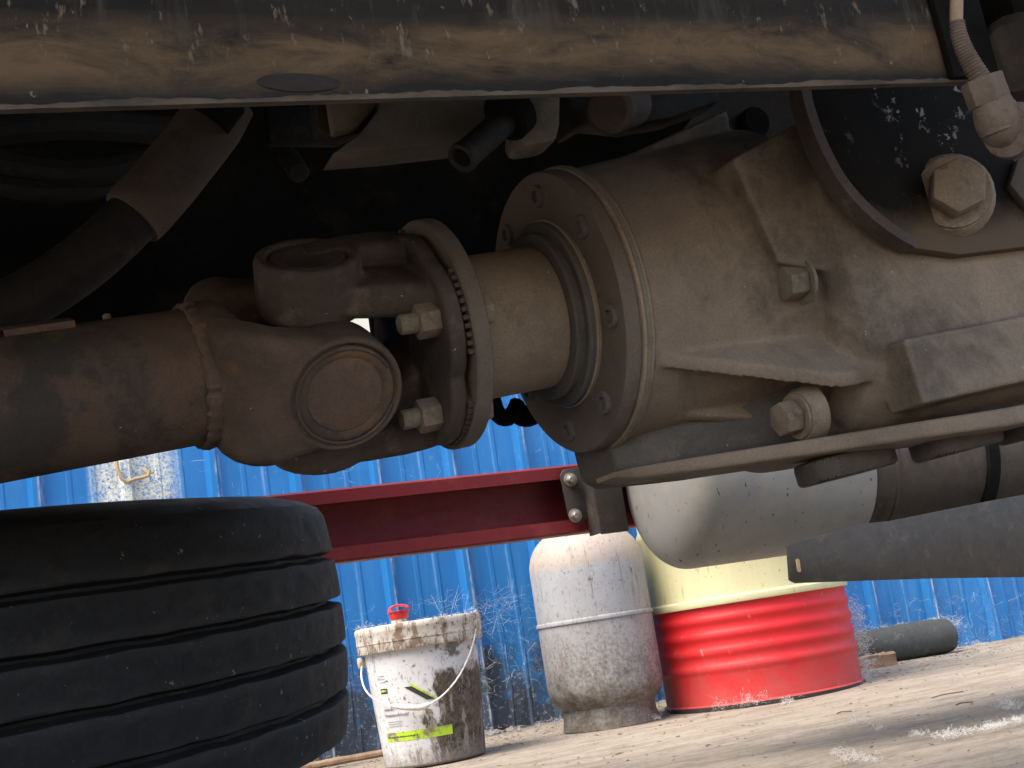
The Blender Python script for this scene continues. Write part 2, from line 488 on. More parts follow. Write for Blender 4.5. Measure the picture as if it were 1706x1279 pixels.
n = N('drum_red')
x = n.xyz()
blot = n.noise(16, 8, .7)
fine = n.noise(90, 7, .75)
col = n.mix(n.rng(blot, .35, .7), (.56, .012, .015), (.46, .014, .017))
lowm = n.mth('SUBTRACT', n.mth('ADD', blot, .22), n.mth('MULTIPLY', x[2], 3.2))
col = n.mix(n.rng(lowm, .2, .6, 0, .55), col, (.42, .085, .075))
col = n.mix(n.rng(fine, .635, .66), col, (.13, .05, .04))
scr = n.noise(30, 7, .7, n.vec((.5, .5, 2.2), loc=(4, 4, 1)))
col = n.mix(n.rng(scr, .58, .68, 0, .4), col, (.30, .03, .03))
col = n.mix(n.rng(n.noise(45, 7, .7, n.vec((1, 1, .4), loc=(1, 4, 2))), .62, .74, 0, .35), col, (.78, .5, .45))
n.bump(blot, .12, .003)
n.fin(col, n.rng(fine, .3, .7, .42, .6), 0, .4)

n = N('tank_alu')
a = n.noise(7, 7, .65)
sp = n.noise(70, 4, .6, n.vec((1.7, 1, .7)))
col = n.mix(n.rng(a, .35, .65), (.25, .246, .233), (.215, .212, .20))
col = n.mix(n.rng(n.noise(24, 8, .72), .48, .66, 0, .6), col, (.30, .275, .235))
col = n.mix(n.rng(sp, .66, .675), col, (.05, .04, .034))
n.bump(a, .1, .004)
n.fin(col, n.rng(a, .3, .7, .45, .62), .15, .4)

# white paint pail, badly soiled on one flank
n = N('pail_white')
x = n.xyz(False)
blot = n.noise(14, 9, .72, n.vec((1, 1, .8)), .6)
fine = n.noise(75, 8, .78)
run = n.noise(42, 7, .72, n.vec((1, 1, .25)))
col = n.mix(n.rng(n.noise(6), .35, .65), (.56, .56, .565), (.49, .485, .48))
nb = n.mth('SUBTRACT', blot, .5)
nb2 = n.mth('SUBTRACT', n.noise(9, 8, .7, n.vec(loc=(4, 1, 3))), .5)
dirt = n.mth('MULTIPLY', n.rng(n.mth('ADD', x[0], n.mth('MULTIPLY', nb, .22)), -.050, -.030), n.rng(n.mth('ADD', x[2], n.mth('MULTIPLY', nb2, .16)), .064, .048))
smear = n.mth('MULTIPLY', n.rng(n.mth('ADD', x[0], n.mth('MULTIPLY', nb2, .12)), .0, .02), n.rng(n.noise(18, 8, .72, n.vec((1, 1, 1.3), loc=(1, 9, 2))), .50, .56))
dirt = n.mth('MAXIMUM', dirt, n.mth('MULTIPLY', smear, .85))
dcol = n.mix(n.rng(n.noise(52, 9, .82, None, .5), .42, .58), (.016, .0125, .0095), (.12, .09, .064))
dcol = n.mix(n.rng(run, .55, .62), dcol, (.42, .39, .35))
col = n.mix(dirt, col, dcol)
col = n.mix(n.rng(run, .57, .63, 0, .8), col, (.15, .115, .085))
col = n.mix(n.rng(fine, .58, .62), col, (.09, .07, .055))
low = n.mth('SUBTRACT', n.mth('MULTIPLY', fine, .20), n.mth('ADD', x[2], .165))
col = n.mix(n.rng(low, .05, .10, 0, .8), col, (.20, .175, .15))
n.bump(n.mth('ADD', blot, fine), .35, .0015)
n.fin(col, .5, 0, .4)

n = N('pail_lid')
blot = n.noise(20, 9, .75)
run = n.noise(46, 7, .72, n.vec((1, 1, .3)))
col = n.mix(n.rng(blot, .4, .6), (.52, .485, .42), (.42, .375, .31))
col = n.mix(n.rng(run, .51, .58, 0, .85), col, (.17, .13, .095))
col = n.mix(n.rng(n.noise(9, 8, .7, n.vec(loc=(2, 7, 1))), .56, .60), col, (.20, .14, .095))
col = n.mix(n.rng(n.noise(80, 6, .75), .57, .61), col, (.09, .072, .056))
n.bump(n.mth('ADD', blot, run), .4, .0015)
n.fin(col, .7, 0, .3)

def print_mat(name, c, wear=.6):
    n = N(name)
    f = n.noise(60, 8, .75)
    g = n.noise(14, 8, .7)
    col = n.mix(n.rng(g, wear - .04, wear + .05), c, (.2, .16, .11))
    col = n.mix(n.rng(f, .60, .66), col, (.15, .12, .09))
    n.fin(col, .55)
print_mat('print_green', (.40, .60, .03), .56)
print_mat('print_black', (.03, .03, .03), .9)
print_mat('print_grey', (.22, .22, .25), .9)

n = N('web'); n.fin((.55, .55, .54), .9)
n = N('fluff'); n.fin((.66, .645, .61), .95)
n.b.inputs['Subsurface Weight'].default_value = 0
grimy('leaf_litter', (.22, .16, .1), (.12, .09, .06), (.5, .43, .34), None, big=3, rough=.95)

# ================================================================== SETTING
WALL_Y = 4.15
m = MB()
def gh(X, Y):
    return .004 * sin(X * 1.9 + Y * .7) + .003 * sin(Y * 3.1 - X * 1.3) + .002 * sin(X * 7 + Y * 5)
gx = [-60, -30, -15, -8, -5] + [-3.5 + .1 * i for i in range(96)] + [8, 14, 30, 60]
gy = [-60, -30, -12, -6, -3] + [-1.5 + .1 * i for i in range(66)] + [7, 12, 30, 80]
vsx = [(X, Y, gh(X, Y) if -4 < X < 7 and -2 < Y < 6 else 0) for Y in gy for X in gx]
nx = len(gx)
m.add(vsx, [[j * nx + i, j * nx + i + 1, (j + 1) * nx + i + 1, (j + 1) * nx + i] for j in range(len(gy) - 1) for i in range(nx - 1)])
g = obj('ground', m, 'concrete', org=Vector((0, 0, 0)))
g['kind'] = 'structure'

# blue profiled sheet wall: one sheet per three ribs, overlapping laps
wall = thing('sheet_wall', 'bright blue ribbed sheet steel wall, dusty and rusted near the ground, behind everything', 'wall', (1.5, WALL_Y, 0))
PITCHX, X0 = .262, .4378
def sheet_profile(x0, nrib):
    pts = []
    for i in range(nrib):
        xr = x0 + i * PITCHX
        pts += [(xr, -.0), (xr + .014, -.028), (xr + .034, -.028), (xr + .044, 0),
                (xr + .11, 0), (xr + .115, -.003), (xr + .125, -.003), (xr + .13, 0),
                (xr + .18, 0), (xr + .185, -.003), (xr + .195, -.003), (xr + .20, 0)]
    pts.append((x0 + nrib * PITCHX + .006, -.003))
    return pts
NR = 3
for s_ in range(-5, 8):
    pr = sheet_profile(X0 + s_ * NR * PITCHX - .018, NR)
    m = MB()
    zz = [0, .12, .3, .6, .9, 1.2]
    k = len(pr)
    rs = random.Random(40 + s_)
    vv = []
    for zi, zv in enumerate(zz):
        for (px, py) in pr:
            wob = .004 * sin(px * 9 + zv * 7 + s_) + (.006 * rs.uniform(-1, 1) if zi < 2 else 0)
            vv.append((px, WALL_Y + py + wob + (s_ % 2) * .0025, zv + (0.012 * rs.random() if zi == 0 else 0)))
    m.add(vv, [[a * k + b, a * k + b + 1, (a + 1) * k + b + 1, (a + 1) * k + b] for a in range(len(zz) - 1) for b in range(k - 1)])
    o = obj('wall_sheet', m, 'wall_blue', wall, smooth=0)
m = MB()
m.box((-4, WALL_Y - .03, 1.2), (7, WALL_Y + .02, 1.24))
obj('cap_rail', m, 'wall_blue', wall)
m = MB()
m.box((-4, WALL_Y + .03, 1.15), (7, WALL_Y + .10, 2.3))
obj('upper_panel', m, 'wall_cream', wall)

# ================================================================== TRUCK
truck = thing('truck', 'underside of a parked heavy truck with rusty drive shaft, gearbox and mud caked frame', 'truck', (.45, .95, 0))

# ---- near chassis rail
def on_rail(px, py): return onY(px, py, RY)
pl, pr_ = on_rail(-60, 184), on_rail(1640, 135)
slope = atan2(pr_.z - pl.z, pr_.x - pl.x)
MR = Matrix.Translation(pr_) @ Matrix.Rotation(-slope, 4, 'Y')
m = MB()
ln = -(pr_ - pl).length - 1.4
m.box((ln, 0, 0), (0, .009, .30), MR, .004)
m.box((ln, .009, .29), (-.001, .08, .298), MR)
rail = obj('chassis_rail', m, 'rail_mud', truck, label='mud caked dark chassis rail running across the top')
m = MB()
rl = random.Random(3)
secs = []
for i in range(161):      # crust of mud along the lower edge
    xa = ln + 1.2 + i * (-ln - 1.204) / 160
    h = .0016 + .0007 * sin(i * .31) * sin(i * .083) + rl.random() * .0009
    y0 = -.0007 - rl.random() * .0005
    secs.append([MR @ Vector((xa, y, z)) for y, z in ((y0, -.0004), (.004, -.0006), (.004, .001), (-.0002, h * 1.4), (y0, h))])
m.loft(secs)
lip = obj('mud_lip', m, 'rail_lip', rail)
# splash dent / patch plate on the rail
m = MB()
pp = on_rail(500, 147)
m.lathe([(.0, -.0008), (.021, -.0008), (.0225, .0), (.0225, .002)], 26, frame(pp + Vector((0, 0, .003)), Vector((1, 0, 0)), Vector((0, 0, .24)), Vector((0, 1, 0))))
obj('oil_patch', m, 'dark_steel', rail)
# end plate at the right of the rail
m = MB()
m.box((-.030, -.0065, .001), (.008, -.0004, .30), MR, .001)
obj('end_plate', m, 'black_steel', truck)
m = MB()
m.cyl(P(1690, 95, .86), P(1760, 85, .93), .028, bev=.006, seg=20)
obj('pipe_stub', m, 'dark_steel', truck)

# ---- far chassis rail with a rectangular opening, deck, cross members and skirts
FY = 1.42
hA, hB = onY(560, 512, FY), onY(621, 553, FY)
hx0, hx1, hz0, hz1 = hA.x, hB.x, hB.z, hA.z
m = MB()
m.box((-2.2, FY, .60), (hx0, FY + .01, 1.098)); m.box((hx1, FY, .60), (1.5, FY + .01, 1.098))
m.box((hx0, FY + .0001, .60), (hx1, FY + .0099, hz0)); m.box((hx0, FY + .0001, hz1), (hx1, FY + .0099, 1.098))
m.box((-2.2, FY - .075, .601), (1.5, FY - .0002, .609))
obj('chassis_rail', m, 'black_steel', truck, label='far dark chassis rail behind the drive shaft')
m = MB()
m.prism([(-2.6, -.35), (1.35, -.35), (1.35, 1.46), (.25, 1.46), (.25, 2.55), (-2.6, 2.55)], 1.10, 1.16)  # overhead slab added to shade the underside, cut back to keep the ground lit
for xx in (-1.6, -.9, -.2):
    m.box((xx, .6, 1.0), (xx + .06, 2.54, 1.0995))
obj('shade_deck', m, 'black_steel', truck)
m = MB()
hs = onY(595, 537, 2.55)
for xa, xb in ((-2.6, .25),):
    m.box((xa, 2.55, .80), (xb, 2.57, 1.0995))
obj('side_skirt', m, 'black_steel', truck)
for xx in (-.35, 1.35):
    m = MB().box((xx, .70, .72), (xx + .09, FY - .08, .88), bev=.004)
    obj('cross_member', m, 'black_steel', truck)
m = MB()
ab = P(1745, 10, 1.35)
m.box((ab.x - .10, ab.y - .05, ab.z - .16), (ab.x + .5, ab.y + .3, ab.z + .25), bev=.02)  # black box added to close a gap of bright sky
obj('sky_gap_block', m, 'black_steel', truck)
# slack black hoses under the deck, upper left
for i, (a, b, c) in enumerate((((-40, 225), (120, 205), (330, 225)), ((-40, 262), (150, 300), (300, 250)), ((-40, 300), (110, 330), (260, 280)))):
    p0, p1, p2 = P(*a, 1.25), P(*b, 1.22), P(*c, 1.3)
    m = MB().tube(bez(p0, p1, p1, p2, 14), .016 - .002 * i, 10)
    obj('rubber_hose', m, 'hose_black', truck)

# ---- bits hanging behind the near rail
def flat(pts, d, th, bev=.0015):
    """polygon traced at one depth, given real thickness away from us"""
    q = [P(x_, y_, d) for x_, y_ in pts]
    Y = sum(p.y for p in q) / len(q)
    q = [onY(x_, y_, Y) for x_, y_ in pts]
    return MB().prism([(p.x, p.z) for p in q], 0, th, frame(Vector((0, Y, 0)), Vector((1, 0, 0)), Vector((0, 0, 1)), Vector((0, 1, 0))), bev)
m = flat([(625, 120), (905, 120), (868, 178), (850, 222), (760, 237), (648, 249), (552, 256), (600, 222), (640, 172)], .98, .035, .003)
obj('gusset_plate', m, 'plate_beige', truck)
m = flat([(520, 120), (640, 120), (640, 168), (603, 216), (565, 232), (530, 215)], .985, .02, .003)
obj('gusset_plate', m, 'dark_steel', truck)
m = flat([(545, 150), (636, 150), (628, 176), (596, 212), (556, 222)], .975, .012, .003)
obj('gusset_lip', m, 'plate_beige', truck)
m = MB().cyl(P(846, 196, .955), P(770, 263, .915), .0105, bev=.001, seg=22)
m.lathe([(.0065, -.0005), (.0085, -.0025), (.0108, -.0015), (.0112, .003), (.0105, .006)], 22, axis_frame(P(770, 263, .915), P(846, 196, .955) - P(770, 263, .915)))
obj('pipe_stub', m, 'hose_black', truck)
m = MB().cyl(P(772, 261, .9146), P(769, 264, .9132), .0062, seg=16)
obj('pipe_bore', m, 'black_steel', truck)
m = MB().cyl(P(838, 200, .95), P(862, 178, .96), .019, bev=.003)
obj('pipe_clamp', m, 'black_steel', truck)
m = flat([(868, 120), (936, 120), (935, 205), (928, 232), (905, 239), (872, 243), (862, 225), (866, 190)], .965, .03, .004)
obj('bracket_block', m, 'plate_beige', truck)
m = flat([(940, 120), (1200, 120), (1200, 168), (1120, 196), (1050, 208), (985, 200), (948, 220)], 1.12, .03, .004)
obj('bracket_plate', m, 'dark_steel', truck)
m = MB().cyl(P(1012, 182, 1.04), P(1050, 172, 1.09), .020, bev=.004)
obj('bolt', m, 'plate_wood', truck)
m = flat([(1180, 100), (1330, 100), (1330, 215), (1240, 232), (1110, 250), (1180, 160)], 1.3, .02, .003)
obj('bracket_plate', m, 'dark_steel', truck)
m = MB().lathe([(.006, 0), (.0135, 0), (.0155, .003), (.0155, .01)], 20, axis_frame(P(1262, 200, 1.285), E2))
obj('bolt', m, 'black_steel', truck)
m = MB().cyl(P(478, 258, 1.12), P(500, 290, 1.10), .009, bev=.002, seg=14)
m.box((-.03, -.006, -.004), (.03, .006, .03), Matrix.Translation(P(505, 235, 1.13)), .002)
obj('bracket_tab', m, 'hose_black', truck)

# ---- big hose with a fabric sleeve, upper left
h0, h1, h2, h3 = P(-60, 545, 1.00), P(110, 480, 1.03), P(205, 400, 1.06), P(352, 205, 1.10)
path = bez(h0, h1, h2, h3, 26)
m = MB().tube(path[:22], .0225, 20)
hose = obj('hose', m, 'hose_black', truck, label='thick black hose with dusty fabric sleeve, upper left')
m = MB().tube([path[17] + (path[18] - path[17]) * .3] + path[18:] + [P(375, 165, 1.105)], [.0262, .027, .0272, .027, .0272, .027, .0268, .027, .027, .027, .026][:len(path[18:]) + 2], 22)
obj('sleeve', m, 'hose_sleeve', hose)
m = MB().tube([P(345, 196, 1.075), P(372, 160, 1.08)], .021, 16)
obj('hose_clamp', m, 'black_steel', hose)

# ---- gearbox
gear = thing_g = None
def circ(a, r, n=64, db=0, dc=0): return [L(a, db + r * cos(2 * pi * k / n), dc + r * sin(2 * pi * k / n)) for k in range(n)]
def sup(a, hb, hc, e, db=0, dc=0, n=64):
    out = []
    for k in range(n):
        t = 2 * pi * k / n
        cb, cc = cos(t), sin(t)
        out.append(L(a, db + hb * math.copysign(abs(cb) ** e, cb), dc + hc * math.copysign(abs(cc) ** e, cc)))
    return out
def secbox(a, b0, b1, c0, c1, r=.01):
    hb, hc = (b1 - b0) / 2, (c1 - c0) / 2
    return [L(a, (b0 + b1) / 2 + x_, (c0 + c1) / 2 + y_) for x_, y_ in rrect(hb, hc, min(r, hb * .9, hc * .9), 4)]
def polar(a, deg, r): return L(a, -r * cos(radians(deg)), -r * sin(radians(deg)))
m = MB()
m.loft([circ(.0225, .1135), circ(.03, .1135), circ(.10, .120), circ(.165, .127), circ(.19, .129)], cap=True)
m.loft([sup(.166, .128, .114, .75, -.002, -.030), sup(.176, .142, .126, .62, -.004, -.034), sup(.20, .149, .128, .45, -.006, -.036),
        sup(.24, .154, .128, .38, -.008, -.038), sup(.40, .156, .128, .35, -.008, -.04), sup(.62, .156, .128, .35, -.008, -.04)])
# long shallow pad on the near flank
m.prism([(.186, -.150), (.62, -.155), (.62, -.105), (.186, -.100)], -.1715, -.13, frame(O, E1, E3, E2))
# slim ribs running out to the shoulder
tri = [polar(.028, 34, .113), L(.180, -.092, -.062), L(.180, -.138, -.113), L(.150, -.138, -.113)]
m.add(tri + [p - E3 * .011 + E2 * .004 for p in tri], [(0, 1, 3), (1, 2, 3), (7, 5, 4), (7, 6, 5), (0, 4, 5, 1), (1, 5, 6, 2), (2, 6, 7, 3), (3, 7, 4, 0)])
for ang, a0, a1, r1 in ((68, .045, .172, .150), (290, .06, .18, .146)):
    d = E2 * cos(radians(180 + ang)) + E3 * sin(radians(180 + ang))
    m.prism([(a0, .1125), (a1, .10), (a1, r1)], -.0055, .0055, frame(O, E1, d, E1.cross(d)))
# mounting arm rising behind the curved plate
sm = [(1222, 262), (1338, 198), (1400, 310), (1450, 400), (1390, 452), (1300, 436)]
sq = [P(x_, y_, 1.015) for x_, y_ in sm]
SY = sum(p.y for p in sq) / len(sq)
sq = [onY(x_, y_, SY) for x_, y_ in sm]
m.prism([(p.x, p.z) for p in sq], 0, .085, frame(Vector((0, SY, 0)), Vector((1, 0, 0)), Vector((0, 0, 1)), Vector((0, 1, 0))))
gearbox = cast(obj('gearbox', m, 'cast_dust', truck, label='dusty brown cast gearbox housing on the right'), .0022, 9)
gb = gearbox
# sump below with its joint flange
m = MB()
m.loft([secbox(.012, -.008, .06, -.136, -.08, .008), secbox(.03, -.018, .08, -.142, -.08), secbox(.12, -.055, .1, -.150, -.08), secbox(.20, -.095, .1, -.156, -.08),
        secbox(.28, -.125, .11, -.160, -.08), secbox(.62, -.13, .11, -.165, -.08)])
cast(obj('sump', m, 'cast_grey', gb), .0025, 9)
m = MB()
lipsec = []
for a, b, c, th in ((.012, .016, -.137, .004), (.022, -.004, -.141, .009), (.06, -.042, -.149, .011), (.12, -.085, -.158, .012), (.18, -.122, -.166, .013), (.25, -.148, -.174, .014), (.40, -.160, -.182, .014), (.62, -.165, -.19, .014)):
    lipsec.append([L(a, b + x_, c + y_) for x_, y_ in rrect(.03 if a > .03 else .012 + a * .4, th / 2, .004, 3)])
m.loft(lipsec)
obj('joint_flange', m, 'cast_dust', gb)
for a, b, w_ in ((.165, -.10, .040), (.250, -.130, .036), (.325, -.142, .034), (.41, -.15, .036)):
    m = MB()
    M = frame(L(a, b + .012, -.176 - .05 * (a - .165)), E1, E2, E3)
    m.prism(rrect(w_, .026, .02, 5), -.010, .008, M, .004)
    obj('bolt_lug', m, 'yoke_dark', gb)
# front bearing cover: disc, rim plates and stepped seal ring
MA = frame(O, E2, E3, E1)            # lathe axis along the shaft
m = MB().lathe([(.05, -.001), (.1135, -.001), (.1150, .0012), (.1150, .0105), (.1138, .0115)], 72, MA)
cover = obj('bearing_cover', m, 'flange_face', gb)
m = MB().lathe([(.1128, .0112), (.1142, .0122), (.1165, .0128), (.1165, .0205), (.1150, .0225), (.112, .0232)], 72, MA)
obj('cover_rim', m, 'hub_tan', gb)
m = MB().lathe([(.1166, .0150), (.1174, .0158), (.1174, .0190), (.1166, .0198)], 72, MA, close=True)
obj('gasket', m, 'plate_beige', gb)
m = MB().lathe([(.04, -.017), (.066, -.017), (.0675, -.0155), (.0675, -.010), (.0735, -.010), (.0752, -.008), (.0752, 0.0)], 64, MA)
obj('seal_ring', m, 'cast_grey', gb)
m = MB().lathe([(.0755, -.0045), (.0768, -.0035), (.0768, -.001), (.0755, 0)], 64, MA, close=True)
obj('seal_lip', m, 'cast_dust', gb)
# cover bolts: low socket heads
first = None
for k in range(8):
    t = radians(197 + 45 * k)
    p = O + E2 * (.0955 * cos(t)) + E3 * (.0955 * sin(t))
    M = frame(p, E2, E3, -E1)
    if first is None:
        m = MB()
        m.lathe([(.0, .0015), (.0045, .0015), (.0050, .0048), (.0084, .0048), (.0092, .0036), (.0092, 0)], 24, M)
        first = obj('cover_bolt', m, 'cast_grey', gb, org=p)
        M0 = M
    else:
        copy_part(first, M @ M0.inverted() @ WM[first], gb)
# hex bolts on the shoulder, heads toward the shaft
def hexpts(r): return [(r * cos(radians(60 * k)), r * sin(radians(60 * k))) for k in range(6)]
def hexbolt(p, ax, r, h, mat, parent, washer=True, name='bolt', boss=0, bossmat='cast_dust', rot=0.0, dome=.12):
    M = axis_frame(p, ax) @ Matrix.Rotation(rot, 4, 'Z')
    if boss:
        b = MB().lathe([(r * 1.75, -.002), (r * 1.65, boss - .003), (r * 1.5, boss)], 28, M)
        obj('boss', b, bossmat, parent)
        M = M @ Matrix.Translation((0, 0, boss))
    mb = MB()
    z0 = 0
    if washer:
        mb.lathe([(r * .5, 0), (r * 1.42, 0), (r * 1.45, .001), (r * 1.42, .0028), (r * .5, .003)], 28, M)
        z0 = .0029
    mb.prism(hexpts(r * 1.12), z0, z0 + h, M, r * dome)
    return obj(name, mb, mat, parent, smooth=25)
q = L(.160, -.124, -.020)
hexbolt(L(.150, -.124, -.034), -E1, .0125, .017, 'bolt_green', gb, True, rot=.2)
hexbolt(L(.140, -.098, -.132), -E1, .0125, .015, 'bolt_dusty', gb, True, boss=.012, rot=.1)
# ---- mounting plate with curved edge and its big bolts
MY = .765
def on_m(px, py): return onY(px, py, MY)
ek = [(1329, 20), (1330, 60), (1332, 150), (1346, 205), (1366, 255), (1394, 305), (1432, 350), (1472, 384), (1518, 412), (1570, 432)]
edge = []
for i in range(1, len(ek) - 2):
    for k in range(6):
        t = k / 6
        edge.append(tuple(.5 * (2 * ek[i][c] + (ek[i + 1][c] - ek[i - 1][c]) * t + (2 * ek[i - 1][c] - 5 * ek[i][c] + 4 * ek[i + 1][c] - ek[i + 2][c]) * t * t + (3 * ek[i][c] - ek[i - 1][c] - 3 * ek[i + 1][c] + ek[i + 2][c]) * t ** 3) for c in (0, 1)))
edge.append(ek[-2])
poly = edge + [(1600, 424), (1800, 400), (1800, 40)]
q = [on_m(*p) for p in poly]
m = MB().prism([(p.x, p.z) for p in q], 0, .012, frame(Vector((0, MY, 0)), Vector((1, 0, 0)), Vector((0, 0, 1)), Vector((0, 1, 0))), .0015)
mount = obj('mounting_plate', m, 'black_plate_dusty', truck, label='black speckled mounting plate with curved edge and large bolts')
m = MB()
eq = [on_m(*p) + Vector((0, -.001, 0)) for p in edge]
secs = []
for i, p in enumerate(eq):
    tg = (eq[min(i + 1, len(eq) - 1)] - eq[max(i - 1, 0)]).normalized()
    nm = Vector((tg.z, 0, -tg.x))
    if nm.x < 0: nm = -nm
    secs.append([p + nm * (.003 + x_ * .0042) + Vector((0, y_ + .005, 0)) for x_, y_ in rrect(1, .0085, .35, 2)])
m.loft(secs)
obj('plate_edge', m, 'yoke_dark', mount)
pb = on_m(1584, 326)
hexbolt(pb, Vector((-.55, -1, -.05)), .0195, .022, 'bolt_dusty', mount, True, rot=.3, boss=.008, bossmat='bolt_dusty', dome=.1)
hexbolt(on_m(1716, 312), Vector((-.3, -1, 0)), .0215, .012, 'cast_grey', mount, True)
# coolant-hose loop low behind the hub
m = MB().tube(bez(P(818, 640, 1.3), P(820, 705, 1.3), P(850, 712, 1.3), P(862, 672, 1.32), 12), .0085, 10)
m.tube(bez(P(866, 690, 1.32), P(880, 700, 1.32), P(905, 690, 1.32), P(900, 640, 1.32), 10), .011, 10)
obj('breather_hose', m, 'black_steel', truck)

# ---- drive shaft: companion flange and hub, two yokes, cross, tube
PH = radians(37)
T = E3 * cos(PH) - E2 * sin(PH)
U = -E2 * cos(PH) - E3 * sin(PH)
SH_YAW = radians(-3)
A_J = -.205
J = L(A_J, 0, 0)
S1 = (E1 * cos(SH_YAW) - E2 * sin(SH_YAW)).normalized()      # tube direction (to the right)
m = MB().lathe([(.048, -.097), (.0560, -.097), (.0570, -.088), (.0575, -.018), (.056, -.016)], 56, MA)
shaft = obj('drive_shaft', m, 'hub_tan', truck, label='rusty drive shaft with universal joint, running left from the gearbox')
m = MB().lathe([(.05, -.1105), (.0885, -.1105), (.0900, -.109), (.0900, -.0985), (.0885, -.097), (.062, -.0955), (.056, -.088)], 64, MA)
obj('companion_flange', m, 'flange_face', shaft)
# flange yoke: lobed plate + two arms with thick eyes; cross-serrated pads meet the companion flange
BOLT_T = [radians(t) for t in (55, 125, 235, 305)]            # measured from T toward U
def lobe_r(t):
    r = .0715
    for b in BOLT_T + [0, pi]:
        d = abs((t - b + pi) % (2 * pi) - pi)
        r = max(r, .0715 + (.0155 if b in BOLT_T else .010) * (max(0, cos(min(pi / 2, d * 2.35))) ** .45))
    return r
plate = [(lobe_r(2 * pi * k / 144) * cos(2 * pi * k / 144), lobe_r(2 * pi * k / 144) * sin(2 * pi * k / 144)) for k in range(144)]
MT = frame(O, T, U, E1)
m = MB()
for t in BOLT_T:
    for k in range(-5, 6):
        tt = t + radians(k * 4.1)
        d = T * cos(tt) + U * sin(tt)
        m.box((-.1150, .060, -.0017), (-.1100, .0868, .0017), frame(O, E1, d, E1.cross(d)))
ser = obj('serration', m, 'yoke_dark', shaft)
ser['kind'] = 'stuff'
m = MB()
m.prism(plate, -.1275, -.1145, MT, .002)
m.lathe([(0, -.1140), (.058, -.1140), (.058, -.1103), (0, -.1103)], 40, MA)
def arm(mb, A, B, sgn, X, org, a_list):
    """A radial direction of the eye, B across it, X along the shaft; sections (x, r_in, r_out, half_width)"""
    secs = []
    for (xx, r0, r1, hw) in a_list:
        secs.append([org + X * xx + A * (sgn * ((r0 + r1) / 2 + p_)) + B * q_ for p_, q_ in rrect((r1 - r0) / 2, hw, min((r1 - r0) / 2, hw) * .55, 5)])
    mb.loft(secs)
def bar(mb, A, B, X, org, lst):      # sections (x, A from, A to, B from, B to)
    secs = []
    for xx, a0, a1, b0, b1 in lst:
        secs.append([org + X * xx + A * ((a0 + a1) / 2 + p_) + B * ((b0 + b1) / 2 + q_) for p_, q_ in rrect(abs(a1 - a0) / 2, abs(b1 - b0) / 2, min(abs(a1 - a0), abs(b1 - b0)) * .3, 5)])
    mb.loft(secs)
for sg in (1, -1):
    # each fork arm is an I shape: a high web away from us and a thick lower limb on our side
    bar(m, T * sg, U * sg, E1, J, [(.082, .040, .076, -.046, -.004), (.06, .050, .080, -.040, -.002), (.03, .052, .081, -.036, .0), (.0, .052, .080, -.030, .002)])
    bar(m, T * sg, U * sg, E1, J, [(.084, .004, .060, -.02, .056), (.070, .024, .062, -.02, .050), (.055, .036, .064, -.02, .044), (.02, .040, .066, -.02, .040), (.0, .040, .070, -.02, .0385)])
    m.lathe([(.0, .036), (.0365, .036), (.039, .040), (.039, .077), (.037, .081), (.0312, .0815), (.0292, .079), (.0288, .074), (.0, .0735)], 44, axis_frame(J, T * sg))
yoke = cast(obj('flange_yoke', m, 'yoke_dark', shaft))
m = MB().lathe([(.0, .0790), (.018, .0788), (.0195, .0796), (.026, .0796), (.0282, .0780), (.0284, .0742)], 40, axis_frame(J, T))
obj('bearing_cap', m, 'yoke_dark', shaft)
# flange bolts with nuts
for t in BOLT_T:
    d = T * cos(t) + U * sin(t)
    p = O + E1 * (-.1275) + d * .0665
    nb = hexbolt(p, -E1, .0118, .016, 'bolt_dusty', shaft, False, 'nut', rot=.25, dome=.1)
    b = MB().lathe([(.0076, .012), (.0076, .0275), (.0066, .0292), (.0, .0295)], 20, axis_frame(p, -E1))
    obj('stud', b, 'bolt_green', shaft)
    b = MB().prism(hexpts(.0125), 0, .010, axis_frame(O + E1 * (-.0968) + d * .0685, E1), .001)
    obj('bolt_head', b, 'hub_tan', shaft, smooth=25)
# shaft yoke with the near and far eyes
m = MB()
for sg in (1, -1):
    arm(m, U, T, sg, S1, J, [(-.084, -.004, .046, .046), (-.076, .002, .056, .051), (-.066, .016, .064, .052), (-.054, .028, .069, .051), (-.040, .034, .0700, .0470), (-.02, .036, .0700, .0440), (.0, .036, .0700, .0420)])
    m.lathe([(.0, .030), (.041, .030), (.0432, .034), (.0440, .0685), (.0428, .0728), (.0405, .0736), (.0385, .0720), (.0382, .0685), (.0, .0685)], 48, axis_frame(J, U * sg))
m.lathe([(.0, -.090), (.0500, -.090), (.0525, -.083), (.0525, -.073), (.046, -.060), (.034, -.052), (.0, -.050)], 56, axis_frame(J, S1))
cast(obj('shaft_yoke', m, 'yoke_rust', shaft), .0018, 7)
m = MB().lathe([(.0, .0728), (.0265, .0724), (.0283, .0716), (.0310, .0730), (.0345, .0726), (.0364, .0712), (.0371, .0680)], 48, axis_frame(J, U))
obj('bearing_cap', m, 'yoke_rust', shaft)
m = MB()     # snap ring with its open ends
m.tube([J + U * .0738 + (S1 * cos(t) + T * sin(t)) * .0364 for t in [radians(28 + 10.1 * i) for i in range(32)]], .0012, 8)
obj('snap_ring', m, 'yoke_dark', shaft)
m = MB()
for d in (T, U, -T, -U): m.lathe([(.0, 0), (.021, .0), (.021, .06)], 24, axis_frame(J, d))
m.lathe([(0, -.03), (.024, -.024), (.031, -.01), (.031, .01), (.024, .024), (0, .03)], 24, axis_frame(J, S1))
obj('cross', m, 'yoke_dark', shaft)
